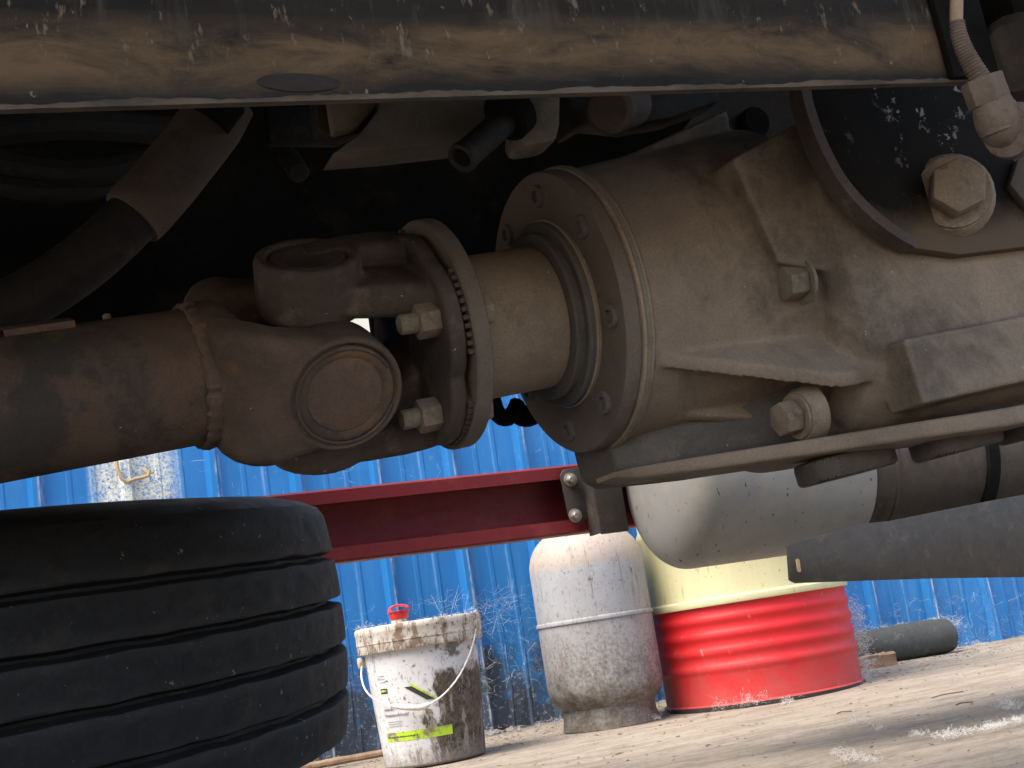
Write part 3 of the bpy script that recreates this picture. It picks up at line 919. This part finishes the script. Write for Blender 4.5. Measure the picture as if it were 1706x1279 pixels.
# tube
tb = J - S1 * .088
m = MB()
tp = [tb - S1 * x_ for x_ in (0, .1, .3, .8)]
m.tube(tp, [.0490, .0495, .0505, .051], 56)
obj('shaft_tube', m, 'shaft_rust', shaft)
m = MB()
rw = random.Random(11)
Sf = axis_frame(J, S1)
secs = []
for i in range(96):      # rippled weld bead
    t = 2 * pi * i / 96
    rr = .0500 + rw.uniform(-.0004, .0008)
    hw = .0052 + rw.uniform(-.0007, .0012) + .0007 * sin(t * 26)
    secs.append([Sf @ Vector(((rr + hw * .55 * cos(b_)) * cos(t), (rr + hw * .55 * cos(b_)) * sin(t), -.089 + hw * sin(b_))) for b_ in [2 * pi * k / 8 for k in range(8)]])
secs.append(secs[0])
m.loft(secs, cap=False)
obj('weld_bead', m, 'yoke_rust', shaft)
def on_tube(x_, ang, up=0):   # ang from +z toward the viewer
    v = (Vector((0, 0, 1)) - S1 * S1.z).normalized()
    f = S1.cross(v)
    d = v * cos(ang) + f * sin(ang)
    return J - S1 * x_ + d * (.050 + up), d
for x_, ln_, wd in ((.190, .046, .020), (.236, .040, .016)):
    p, d = on_tube(x_, radians(22))
    if d.y > 0: p, d = on_tube(x_, radians(-22))
    m = MB().box((-ln_ / 2, -wd / 2, -.003), (ln_ / 2, wd / 2, .0032), frame(p, S1, d.cross(S1), d), .0008)
    obj('balance_weight', m, 'yoke_rust', shaft)
p, d = on_tube(.138, radians(-14))
m = MB().lathe([(.0055, -.002), (.005, .004), (.003, .005), (.003, .009), (.0, .010)], 12, axis_frame(p, d))
obj('grease_nipple', m, 'bolt_dusty', shaft)

# ---- dusty hydraulic fitting on a coil-wrapped line, upper right, in front of the rail
FD = .70
ft = [P(1594, -60, FD), P(1594, -10, FD), P(1593, 36, FD)]
m = MB().tube(ft, .0034, 14)
line = obj('brake_line', m, 'sleeve_tan', truck, label='dusty brake line with coil and knuckle fitting, upper right')
c0, c1, c2, c3 = P(1594, 34, FD), P(1598, 75, FD), P(1612, 95, FD), P(1634, 132, FD)
cp = bez(c0, c1, c2, c3, 40)
m = MB().tube(cp, [.0036 + .0006 * (i % 2) + .0018 * i / 40 for i in range(41)], 12)
obj('coil_sleeve', m, 'fitting', line)
ax = (P(1655, 182, FD) - P(1636, 130, FD))
m = MB()
M = axis_frame(P(1634, 130, FD), ax)
m.prism(hexpts(.0115), 0, .0145, M @ Matrix.Rotation(.4, 4, 'Z'), .0012)
m.lathe([(.0095, .0145), (.0100, .016), (.0096, .026), (.0105, .03)], 20, M)
obj('hex_nut', m, 'fitting', line, smooth=25)
m = MB()
eb = bez(P(1652, 168, FD), P(1662, 205, FD), P(1672, 226, FD), P(1730, 218, FD + .03), 16)
m.tube(eb, [.0100 + .003 * sin(i / 16 * pi) for i in range(17)], 18)
m.lathe([(.0135, -.004), (.0150, .0), (.0150, .010), (.0135, .014)], 24, axis_frame(P(1682, 218, FD), P(1730, 212, FD + .03) - P(1682, 218, FD)))
obj('elbow', m, 'fitting', line)

# ---- side guard: red lipped channel on the far side, hung from a folded bracket
GY = 2.40
def lipped(x0, x1, z0, z1, y_front, depth, lipw, th):
    """closed profile of a lipped C opening toward the viewer, in (y, z)"""
    yb, yf = y_front + depth, y_front
    return [(yf, z1 - lipw), (yf, z1 - .004), (yf + .004, z1), (yb - .004, z1), (yb, z1 - .004), (yb, z0 + .004), (yb - .004, z0), (yf + .004, z0), (yf, z0 + .004), (yf, z0 + lipw),
            (yf + th, z0 + lipw), (yf + th, z0 + th), (yb - th, z0 + th), (yb - th, z1 - th), (yf + th, z1 - th), (yf + th, z1 - lipw)]
m = MB()
gp = lipped(0, 0, .466, .601, GY - .052, .052, .027, .004)
m.loft([[Vector((xx, y_, z_)) for y_, z_ in gp] for xx in (-1.3, 2.9)])
guard = obj('side_guard', m, 'guard_red', truck, smooth=30, label='dark red channel side guard on the far side of the truck')
BY = GY - .058
p0, p1 = onY(930, 784, BY), onY(990, 876, BY)
m = MB().prism([(p0.x + x_, p0.z + z_) for x_, z_ in ((.008, 0), (.0, -.010), (.004, -.092), (.016, -.106), (.03, -.107), (.042, -.100), (.07, -.098), (.07, .004))], 0, .006,
               frame(Vector((0, BY - .008, 0)), Vector((1, 0, 0)), Vector((0, 0, 1)), Vector((0, 1, 0))), .0012)
brk = obj('guard_bracket', m, 'bracket_steel', truck, label='dark folded steel bracket bolted to the red side guard')
m = MB()
bx0, bx1 = onY(1000, 890, BY - .05).x, onY(1047, 885, BY - .05).x
bz = onY(1020, 888, BY - .05).z
wv = bx1 - bx0
m.prism([(bx0, bz), (bx0 + wv, bz), (bx0 + wv, 1.0), (bx0, 1.0)], 0, .005, frame(Vector((0, BY - .055, 0)), Vector((1, 0, 0)), Vector((0, 0, 1)), Vector((0, 1, 0))), .0024)
m.box((bx0 - .0, BY - .0505, bz + .003), (bx0 + .005, BY - .0025, 1.0))
obj('hanger', m, 'bracket_steel', brk)
for (px, py) in ((950, 799), (958, 859)):
    hexbolt(onY(px, py, BY - .0085), Vector((0, -1, 0)), .0095, .008, 'zinc', brk, True, 'nut')
    s_ = onY(px, py, BY - .0195)
    obj('stud', MB().cyl(s_ + Vector((0, .004, 0)), s_ + Vector((0, -.008, 0)), .006, seg=16, bev=.001), 'zinc', brk)

# ---- cylindrical tank on the far side: pale left section with dished end, dark right section with straps
tc = onY(1300, 790, 2.2)
RT = .158
TM = frame(Vector((0, 2.2, tc.z)), Vector((0, 1, 0)), Vector((0, 0, 1)), Vector((1, 0, 0)))
xl = onY(1078, 800, 2.2).x
xs = onY(1452, 770, 2.06).x
m = MB()
dish = [(RT * sin(radians(t)) ** .62, xl + .065 * (1 - cos(radians(t)))) for t in range(0, 90, 6)]
m.lathe([(0.0, xl)] + dish[1:] + [(RT, xl + .067), (RT, xs - .006), (RT - .004, xs), (0, xs)], 64, TM)
tank = obj('cylinder_tank', m, 'tank_alu', truck, label='pale grey aluminium tank with rounded end below the gearbox')
m = MB().lathe([(0, xs + .001), (RT - .006, xs + .001), (RT - .004, xs + .004), (RT - .004, xs + .6), (0, xs + .6)], 64, TM)
obj('tank_shell', m, 'tank_dark', tank)
for xx, rr_, ww in ((xs + .045, RT - .001, .010), (xs + .265, RT + .004, .03)):
    m = MB().lathe([(rr_ - .004, xx), (rr_, xx + .002), (rr_, xx + ww - .002), (rr_ - .004, xx + ww)], 64, TM)
    obj('tank_strap', m, 'tank_dark' if ww < .02 else 'black_steel', tank)
# carrier plate under the tank
CYP = 2.03
cpoly = [(1312, 908), (1440, 872), (1480, 868), (1650, 834), (1790, 808), (1790, 958), (1706, 961), (1560, 963), (1440, 967), (1326, 971), (1316, 966)]
q = [onY(px, py, CYP) for px, py in cpoly]
m = MB().prism([(p.x, p.z) for p in q], 0, .006, frame(Vector((0, CYP, 0)), Vector((1, 0, 0)), Vector((0, 0, 1)), Vector((0, 1, 0))), .001)
car = obj('tank_carrier', m, 'bracket_steel', truck, label='dark steel carrier plate below the tank with slotted end')
sp_ = onY(1330, 942, CYP - .001)
m = MB().prism(rrect(.0035, .012, .0034, 4), -.0012, .002, frame(sp_, Vector((1, 0, -.05)), Vector((.05, 0, 1)), Vector((0, 1, 0))))
obj('slot', m, 'sleeve_tan', car)
# ================================================================== SPARE WHEEL hanging under the truck, axis upright
TR, TZ = .503, .339
TC = Vector((-.105, 1.612, TZ))
TILT = Matrix.Translation(TC) @ Matrix.Rotation(radians(5), 4, 'X') @ Matrix.Rotation(radians(-.5), 4, 'Y')
sw = link('spare_wheel', None, TILT.copy(), None)
tag(sw, 'worn black spare wheel lying flat, slung under the truck at lower left', 'wheel')
def tread():
    pr = []
    zb = .122
    ribs = [(-.122, -.0790), (-.0690, -.0300), (-.0205, .0190), (.0285, .0690), (.0785, .122)]
    pr += [(.285, -.118), (.32, -.142), (.38, -.150), (.44, -.142), (.478, -.128), (.490, -.118)]
    for i, (a, b) in enumerate(ribs):
        crown = lambda z_: TR - .010 * (z_ / .122) ** 2
        if i > 0: pr.append((TR - .017, a - .0032))
        pr.append((crown(a) - .001, a + .0005)); pr.append((crown(a), a + .003))
        for k in (1, 2): pr.append((crown(a + (b - a) * k / 3), a + (b - a) * k / 3))
        pr.append((crown(b), b - .003)); pr.append((crown(b) - .001, b - .0005))
        if i < 4: pr.append((TR - .017, b + .0032))
    pr += [(.486, .130), (.470, .138), (.44, .146), (.38, .152), (.32, .143), (.285, .118)]
    return pr
m = MB()
prof = tread()
seg = 180
rt = random.Random(5)
vv, ff = [], []
kn = len(prof)
for i in range(seg):
    a = 2 * pi * i / seg
    for j, (r, z_) in enumerate(prof):
        zz = z_
        if 5 < j < kn - 6: zz += .0005 * sin(a * 34 + j * .3) + .0006 * rt.uniform(-1, 1); r = r - .0012 * rt.random() ** 3
        vv.append((r * cos(a), r * sin(a), zz))
for i in range(seg):
    i2 = (i + 1) % seg
    for j in range(kn):
        j2 = (j + 1) % kn
        ff.append([i * kn + j, i2 * kn + j, i2 * kn + j2, i * kn + j2])
m.add(vv, ff, TILT)
obj('tyre', m, 'rubber', sw, smooth=28)
m = MB().lathe([(.283, -.12), (.29, -.125), (.275, -.11), (.262, -.05), (.262, .05), (.275, .11), (.29, .125), (.27, .118), (.255, .05), (.10, .03), (.10, .02), (.25, .03), (.255, -.05), (.27, -.112)], 56, TILT, close=True)
obj('rim', m, 'rim_steel', sw)
# its carrier rod belongs to the truck
m = MB().cyl(TILT @ Vector((0, 0, -.02)), Vector((TC.x, TC.y, 1.1)), .02)
m.lathe([(.0, .012), (.13, .012), (.13, .0195), (0, .0195)], 24, TILT)
obj('spare_carrier', m, 'black_steel', truck)

# ================================================================== THINGS BY THE WALL
# ---- white pail
bc = Vector((1.105, 3.515, 0))
pail = thing('paint_pail', 'white plastic paint pail caked with brown dirt, red cap on its lid', 'pail', bc)
def pr_at(z_): return .136 + .022 * z_ / .34
B = Matrix.Translation(bc)
m = MB().lathe([(0, .0), (.13, .0), (.136, .006), (pr_at(.06), .06), (pr_at(.12), .12), (pr_at(.18), .18), (pr_at(.24), .24), (pr_at(.30), .30), (pr_at(.33), .33)], 64, B)
obj('body', m, 'pail_white', pail, org=bc + Vector((0, 0, .17)))
m = MB().lathe([(.150, .305), (.169, .303), (.171, .307), (.1705, .325), (.1725, .327), (.1725, .352), (.1735, .354), (.1738, .366), (.1705, .371), (.163, .372), (.160, .366), (0, .366)], 64, B)
for k in range(24):
    t = 2 * pi * k / 24 + .05
    M = B @ Matrix.Rotation(t, 4, 'Z')
    m.box((.168, -.002, .3035), (.1722, .002, .325), M)
lid = obj('lid', m, 'pail_lid', pail)
sp = bc + Vector((-.075, -.085, .366))
m = MB().lathe([(.024, 0), (.022, .018), (.0, .018)], 24, Matrix.Translation(sp))
obj('spout', m, 'pail_lid', lid)
m = MB().lathe([(.0, .017), (.0235, .016), (.025, .018), (.026, .034), (.030, .036), (.030, .0385), (.024, .0385), (.021, .034), (0, .033)], 28, Matrix.Translation(sp))
cp_ = obj('red_cap', m, 'plastic_red', lid, label='small red pull cap standing on the lid')
m = MB()
loop = [Vector((.026 * cos(t), -.028 * sin(t), 0)) for t in [pi * i / 12 for i in range(13)]]
RM = Matrix.Translation(sp + Vector((.004, .004, .0385))) @ Matrix.Rotation(radians(-8), 4, 'Y') @ Matrix.Rotation(radians(28), 4, 'X')
lp = [RM @ Vector((v.x, -v.y, 0)) for v in loop]
m.loft([[p + Vector((0, 0, z_)) + (p - (sp + Vector((0, 0, .04)))).normalized() * y_ for y_, z_ in ((-.003, 0), (.003, 0), (.003, .004), (-.003, .004))] for p in lp])
obj('pull_ring', m, 'plastic_red', lid)
# bail handle: from ear to ear, hanging down in front of the pail
vdir = Vector((-.26, -.965, 0)).normalized()
sdir = Vector((-vdir.y, vdir.x, 0))
if sdir.x < 0: sdir = -sdir
eL = bc - sdir * .163 + Vector((0, 0, .282)) + vdir * .02
eR = bc + sdir * .152 + Vector((0, 0, .335)) + vdir * .085
lowp = bc - sdir * .035 + vdir * .172 + Vector((0, 0, .150))
pts = bez(eL, eL - sdir * .03 + vdir * .06 - Vector((0, 0, .10)), lowp - sdir * .07 + Vector((0, 0, .012)), lowp, 14)[:-1] + bez(lowp, lowp + sdir * .07 + Vector((0, 0, .0)), eR - sdir * .035 + vdir * .055 - Vector((0, 0, .11)), eR, 14)
m = MB().tube(pts, .0024, 8)
handle = obj('bail_handle', m, 'wire_white', pail)
m = MB().tube(pts[10:17], [.006, .0074, .0074, .0074, .0074, .0074, .006], 12)
obj('grip', m, 'wire_white', handle)
for e in (eL, eR):
    m = MB().box((-.012, -.008, -.012), (.012, .008, .016), frame(e - vdir * .002, sdir, vdir.cross(sdir).cross(sdir) * 1, Vector((0, 0, 1))), .003)
    obj('handle_ear', m, 'pail_lid', pail)
# print: curved patches just proud of the wall of the pail
th0 = atan2(vdir.y, vdir.x)
def patch(mb, u0, u1, z0, z1, off=.0008, shear=0.0, n=8):
    """u along the circumference in metres from the centre line facing us (right positive)"""
    vs_, fs = [], []
    rows = 7 if shear else 2
    for i in range(n + 1):
        u = u0 + (u1 - u0) * i / n
        for k in range(rows):
            f = k / (rows - 1)
            zc = z0 + (z1 - z0) * f
            t = th0 + (u + shear * f) / .147
            r = pr_at(zc) + off
            vs_.append(bc + Vector((r * cos(t), r * sin(t), zc)))
    for i in range(n):
        for k in range(rows - 1):
            fs.append([rows * i + k, rows * (i + 1) + k, rows * (i + 1) + k + 1, rows * i + k + 1])
    return mb.add(vs_, fs)
body = pail.children[0] if pail.children else pail
obj('green_band', patch(MB(), -.150, .05, .070, .094), 'print_green', body)
obj('logo_box', patch(MB(), -.142, -.116, .196, .209), 'print_black', body)
obj('logo_band', patch(MB(), -.139, -.119, .2005, .2055, .0014), 'print_green', body)
obj('slash_mark', patch(MB(), -.008, .012, .166, .206, .0012, -.055), 'print_black', body)
obj('slash_edge', patch(MB(), .012, .020, .166, .212, .0014, -.062), 'print_green', body)
m = MB()
rp = random.Random(21)
def wordline(z_, u0, u1, h):      # print too small to read in the photograph
    u = u0
    while u < u1:
        wd = rp.uniform(.0018, .0042)
        patch(m, u, min(u + wd, u1), z_ + rp.uniform(0, h * .25), z_ + h * rp.uniform(.75, 1), .0009, 0, 1)
        u += wd + rp.uniform(.0008, .0018)
wordline(.1500, -.140, -.103, .0075); wordline(.1340, -.138, -.062, .0075)
for z_ in (.224, .232, .240): wordline(z_, -.142, -.118, .003)
for z_ in (.108, .114, .120): wordline(z_, -.134, -.085, .0028)
obj('small_print', m, 'print_grey', body)['kind'] = 'stuff'
m = MB()
wordline(.0795, -.146, -.045, .0045)
obj('band_print', m, 'print_black', body)

# ---- gas cylinder
gc = Vector((1.675, 3.60, 0))
gas = thing('gas_cylinder', 'dirty white gas cylinder with a seam round its middle, standing beside red drum', 'gas cylinder', gc)
Gm = Matrix.Translation(gc)
GR = .170
low = [(GR * sin(radians(t)) ** .7, .030 + .095 * (1 - cos(radians(t)))) for t in range(0, 91, 10)]
top = [(GR * sin(radians(t)) ** .8, .590 - .125 * (1 - cos(radians(t)))) for t in range(90, -1, -10)]
m = MB().lathe([(0, .030)] + low[1:] + [(GR, .20), (GR, .296), (GR, .330), (GR, .42)] + top[:-1] + [(0, .590)], 72, Gm)
gb_ = obj('body', m, 'gas_paint', gas)
m = MB().lathe([(GR - .002, .300), (GR + .004, .303), (GR + .0048, .308), (GR + .003, .313), (GR - .002, .316)], 72, Gm, close=True)
obj('weld_seam', m, 'gas_paint', gas)
m = MB().lathe([(.136, .0), (.142, .0), (.137, .03), (.135, .06), (.130, .06), (.132, .03)], 60, Gm, close=True)
obj('foot_ring', m, 'gas_paint', gas)
m = MB()
for k in range(34):
    t = radians(20 + 320 * k / 33)
    m.v += [gc + Vector((r_ * cos(t), r_ * sin(t), z_)) for r_, z_ in ((.095, .575), (.105, .70), (.108, .70), (.099, .575))]
for k in range(33):
    for j in range(4): m.f.append([k * 4 + j, k * 4 + (j + 1) % 4, k * 4 + 4 + (j + 1) % 4, k * 4 + 4 + j])
obj('collar', m, 'gas_paint', gas)
m = MB().lathe([(.016, .585), (.016, .62), (.011, .625), (.011, .65), (.022, .655), (.022, .668), (0, .67)], 20, Gm)
obj('valve', m, 'zinc', gas)

# ---- two-tone drum
dR = .298
dc_ = Vector((2.165, 3.545, 0))
drum = thing('oil_drum', 'steel drum, glossy red below and cream above, beside the gas cylinder', 'drum', dc_)
Dm = Matrix.Translation(dc_)
zs = .292
pr = [(0, .012), (dR - .010, .012), (dR - .008, .004), (dR + .002, .003), (dR + .003, .012), (dR - .004, .018), (dR - .004, .04)]
for i in range(4):
    z0 = .098 + i * .046
    pr += [(dR - .004, z0), (dR - .0022, z0 + .007), (dR + .0006, z0 + .013), (dR + .0012, z0 + .020), (dR - .0010, z0 + .028), (dR - .004, z0 + .034)]
pr += [(dR - .003, zs - .004), (dR - .001, zs)]
m = MB().lathe(pr, 96, Dm)
low_ = obj('lower_shell', m, 'drum_red', drum, label='glossy red ribbed lower shell')
m = MB().lathe([(dR - .02, zs), (dR + .006, zs + .0005), (dR + .008, zs + .006), (dR + .006, zs + .018), (dR - .001, zs + .024), (dR - .003, zs + .04), (dR - .003, .50), (dR + .004, .515), (dR + .004, .53), (dR - .003, .545), (dR - .003, .85), (dR + .003, .86), (dR + .002, .875), (dR - .01, .872), (dR - .012, .858), (0, .858)], 96, Dm)
obj('upper_shell', m, 'paint_cream', drum, label='cream painted upper shell')
m = MB().lathe([(dR - .002, .0), (dR + .005, .0), (dR + .006, .006), (dR + .004, .013), (dR - .002, .014)], 96, Dm, close=True)
obj('bottom_chime', m, 'dark_steel', drum)

# ---- dark felt roll lying at the foot of the wall
rA, rB = onZ(1452, 1096), onZ(1598, 1080)
rdir = Vector((1, -.10, 0)).normalized()
rc = Vector((3.015, 3.97, .066))
m = MB()
RRr = .066
loops = []
for i in range(13):
    xx = -.20 + .40 * i / 12
    loops.append([rc + rdir * xx + (Vector((-rdir.y, rdir.x, 0)) * cos(t) + Vector((0, 0, 1)) * sin(t) * (.97)) * (RRr * (1 + .02 * sin(3 * t + i * .4)) - (.006 if i in (0, 12) else 0)) for t in [2 * pi * k / 36 for k in range(36)]])
m.loft(loops)
roll = obj('felt_roll', m, 'roll_felt')
tag(roll, 'dark grey felt roll lying against the blue wall right of the drum', 'roll')
m = MB()
sv = Vector((-rdir.y, rdir.x, 0))
m.tube([rc - rdir * .2015 + (sv * cos(t) + Vector((0, 0, 1)) * sin(t)) * (.008 + .0065 * t / 1.4) for t in [.35 * i for i in range(34)]], .0022, 6)
obj('spiral_edge', m, 'dark_steel', roll)

# ---- brick chunk, wood pieces, sticks
bk = onZ(1462, 1118)
m = MB()
bm = bmesh.new(); bmesh.ops.create_cube(bm, size=1)
bmesh.ops.subdivide_edges(bm, edges=bm.edges[:], cuts=3, use_grid_fill=True)
rb = random.Random(9)
for v in bm.verts:
    v.co = Vector((v.co.x * .17, v.co.y * .10, v.co.z * .05)) + Vector([rb.uniform(-.005, .005) for _ in range(3)])
m.bm(bm, Matrix.Translation(bk + Vector((.02, .07, .026))) @ Matrix.Rotation(radians(-12), 4, 'Z'))
tag(obj('brick_piece', m, 'brick_tan'), 'broken brown brick lying in front of the grey felt roll', 'brick')
def stick(pts, r, label, cat, mat, name, seg=9, knob=0.0):
    rr_ = random.Random(len(label))
    n_ = len(pts)
    m = MB().tube(pts, [r * (1 + rr_.uniform(-knob, knob)) for _ in range(n_)], seg)
    return tag(obj(name, m, mat), label, cat)
d0, d1 = onZ(815, 1222) + Vector((0, 0, .024)), onZ(884, 1206) + Vector((0, 0, .024))
stick([d0.lerp(d1, i / 6) + Vector((0, 0, .004 * sin(i * 2))) for i in range(7)], .017, 'short knotty piece of driftwood between pail and gas cylinder', 'wood', 'driftwood', 'driftwood_piece', 10, .32)
s0, s1 = onZ(480, 1290) + Vector((0, 0, .012)), onZ(640, 1262) + Vector((0, 0, .014))
stick([s0.lerp(s1, i / 8) for i in range(9)], .011, 'straight pale stick lying by the wall left of the pail', 'stick', 'driftwood', 'stick', 9, .1)
for (a, b, lb) in (((1553, 1167), (1606, 1156), 'thin dark twig on the pale ground below the felt roll'), ((1594, 1179), (1622, 1174), 'tiny dark twig beside the longer twig on the ground'),
                   ((1395, 1193), (1420, 1189), 'dark splinter on the ground in front of the red drum')):
    p0, p1 = onZ(*a) + Vector((0, 0, .006)), onZ(*b) + Vector((0, 0, .006))
    stick([p0, p0.lerp(p1, .4) + Vector((0, .006, .002)), p1], .0015, lb, 'twig', 'rust_wood', 'twig', 6)
# ---- frayed cord on the wall, upper left
cy = WALL_Y - .035
pts = [onY(px, py, cy) for px, py in ((193, 762), (196, 782), (203, 797), (212, 803), (224, 798), (238, 795), (247, 792), (249, 782))]
sm_ = []
for i in range(len(pts) - 1): sm_ += [pts[i].lerp(pts[i + 1], k / 3) for k in range(3)]
m = MB().tube(sm_ + [pts[-1]], .0058, 8)
for (a, b) in (((247, 792), (238, 784)), ((247, 790), (255, 786)), ((248, 784), (243, 776))):
    m.tube([onY(*a, cy), onY(*b, cy)], .0038, 6)
tag(obj('frayed_cord', m, 'cord_tan'), 'tan frayed cord hanging on the blue wall above the spare wheel', 'cord')

# ================================================================== STUFF: cobweb, seed fluff, grit
rc_ = random.Random(77)
def strands(mb, fn, count, r, bend=.01, seg=4):
    for _ in range(count):
        a, b = fn()
        mid = a.lerp(b, .5) + Vector((rc_.uniform(-bend, bend), rc_.uniform(-bend, bend), rc_.uniform(-bend * 1.4, bend * .5)))
        mb.tube([a, mid, b], r * rc_.uniform(.6, 1.3), 3, cap=False)
m = MB()
def web_wall(x0, x1, z0, z1, ln):
    def fn():
        X, Z = rc_.uniform(x0, x1), rc_.uniform(z0, z1)
        t = rc_.uniform(0, 2 * pi)
        l_ = ln * rc_.uniform(.3, 1.2)
        Y = WALL_Y - .03 - abs(rc_.gauss(0, .02))
        return Vector((X, Y, Z)), Vector((X + l_ * cos(t), Y - rc_.uniform(-.01, .03), Z + l_ * sin(t) * .8))
    return fn
strands(m, web_wall(1.25, 1.75, .12, .46, .055), 240, .0002, .016)
strands(m, web_wall(1.40, 1.62, .32, .44, .08), 60, .00022, .02)
strands(m, web_wall(.75, 1.2, .10, .45, .05), 80, .0002)
strands(m, web_wall(2.55, 4.2, .02, .20, .05), 260, .00022, .015)
strands(m, web_wall(.4, 2.0, .8, 1.1, .035), 70, .00022)
def web_between():
    t = rc_.uniform(-.6, .9)
    a = bc + Vector((.15 * cos(t), .12 * sin(t), rc_.uniform(.30, .375)))
    return a, Vector((rc_.uniform(1.35, 1.65), WALL_Y - .03, rc_.uniform(.25, .52)))
strands(m, web_between, 9, .0002, .03)
o = obj('cobweb', m, 'web', smooth=0)
tag(o, 'dusty cobweb strands strung over the blue wall and between the containers', None, None, 'stuff')

m = MB()
def clump(c, r, n_, th=.0003, flat_=.6, ln=.5):
    for _ in range(n_):
        p = c + Vector((rc_.gauss(0, r * .42), rc_.gauss(0, r * .42), abs(rc_.gauss(0, r * .42 * flat_)) if flat_ < 1 else rc_.gauss(0, r * .42)))
        d = Vector((rc_.gauss(0, 1), rc_.gauss(0, 1), rc_.gauss(0, .7))).normalized() * r * ln * rc_.uniform(.3, 1)
        k = p + d * .5 + Vector((rc_.uniform(-1, 1), rc_.uniform(-1, 1), rc_.uniform(-1, 1))) * r * .18
        q_ = p + d
        if q_.z < .002: q_.z = .002
        m.tube([p, k, q_], th * rc_.uniform(.6, 1.3), 3, cap=False)
# up the right flank of the drum
for z_ in (.02, .05, .08, .11, .14, .17, .20, .23):
    t = radians(-22) + rc_.uniform(-.05, .05)
    clump(dc_ + Vector(((dR + .014) * cos(t), (dR + .014) * sin(t), z_)), .04, 130, .00030, 1.0)
for k in range(16):
    t = radians(rc_.choice((rc_.uniform(-150, -120), rc_.uniform(-60, -25))))
    clump(dc_ + Vector(((dR + .01) * cos(t), (dR + .01) * sin(t), rc_.uniform(0, .03))), rc_.uniform(.015, .03), 30, .00016, 1.0, .8)
# pail lid rim, roll top and ends
for k in range(16):
    t = rc_.uniform(0, 2 * pi)
    clump(bc + Vector((.168 * cos(t), .168 * sin(t), .372)), .022, 14, .00028, .6)
for k in range(14): clump(rc + rdir * rc_.uniform(-.2, .2) + Vector((0, -.005, .062)), .02, 14, .00028)
for k in range(8): clump(rc + rdir * .21 + Vector((rc_.uniform(0, .05), rc_.uniform(-.05, .02), rc_.uniform(-.05, .05))), .035, 32, .00028, 1)
# drifts along the wall foot and over the yard
for k in range(70): clump(Vector((rc_.uniform(.8, 4.6), WALL_Y - .04 - abs(rc_.gauss(0, .05)), .004)), rc_.uniform(.015, .04), 22, .00028)
line_a, line_b = onZ(1572, 1232), onZ(1720, 1200)
for k in range(22):
    p = line_a.lerp(line_b, rc_.random()) + Vector((rc_.gauss(0, .01), rc_.gauss(0, .012), .004))
    clump(p, rc_.uniform(.012, .026), 34, .00028, .5)
for (px, py, r_) in ((1686, 1182, .03), (1675, 1176, .025), (1532, 1228, .02), (1430, 1207, .02), (1465, 1218, .015), (1395, 1258, .016), (1425, 1268, .03), (1450, 1272, .02), (1312, 1172, .03), (1110, 1190, .04), (1090, 1200, .03), (925, 1200, .05), (890, 1195, .05), (1640, 1090, .03)):
    clump(onZ(px, py) + Vector((0, 0, .004)), r_, 60, .00028, .5)
o = obj('seed_fluff', m, 'fluff', smooth=0)
tag(o, 'white downy seed fluff caught on the drum, roll and ground', None, None, 'stuff')

m = MB()
def chip(p, s_):
    a = rc_.uniform(0, pi)
    M = Matrix.Translation(p) @ Matrix.Rotation(a, 4, 'Z') @ Matrix.Rotation(rc_.uniform(-.3, .3), 4, 'X')
    l_ = s_ * rc_.uniform(.6, 2.2)
    m.add([(-l_, -s_ * .5, 0), (l_ * .9, -s_ * .4, 0), (l_, s_ * .5, .001), (-l_ * .8, s_ * .45, 0), (0, 0, s_ * .55)], [(0, 1, 4), (1, 2, 4), (2, 3, 4), (3, 0, 4), (3, 2, 1, 0)], M)
for k in range(3600):
    X, Y = rc_.uniform(.6, 4.6), rc_.uniform(1.4, WALL_Y - .05)
    if rc_.random() < .55: Y = WALL_Y - .05 - abs(rc_.gauss(0, .35))
    if (Vector((X, Y, 0)) - dc_).length < dR: continue
    chip(Vector((X, Y, gh(X, Y) + .001)), rc_.uniform(.0010, .0042) * (1.8 if rc_.random() < .06 else 1))
o = obj('grit', m, 'leaf_litter', smooth=0)
tag(o, 'scattered grit, chips and leaf crumbs over the concrete yard', None, None, 'stuff')
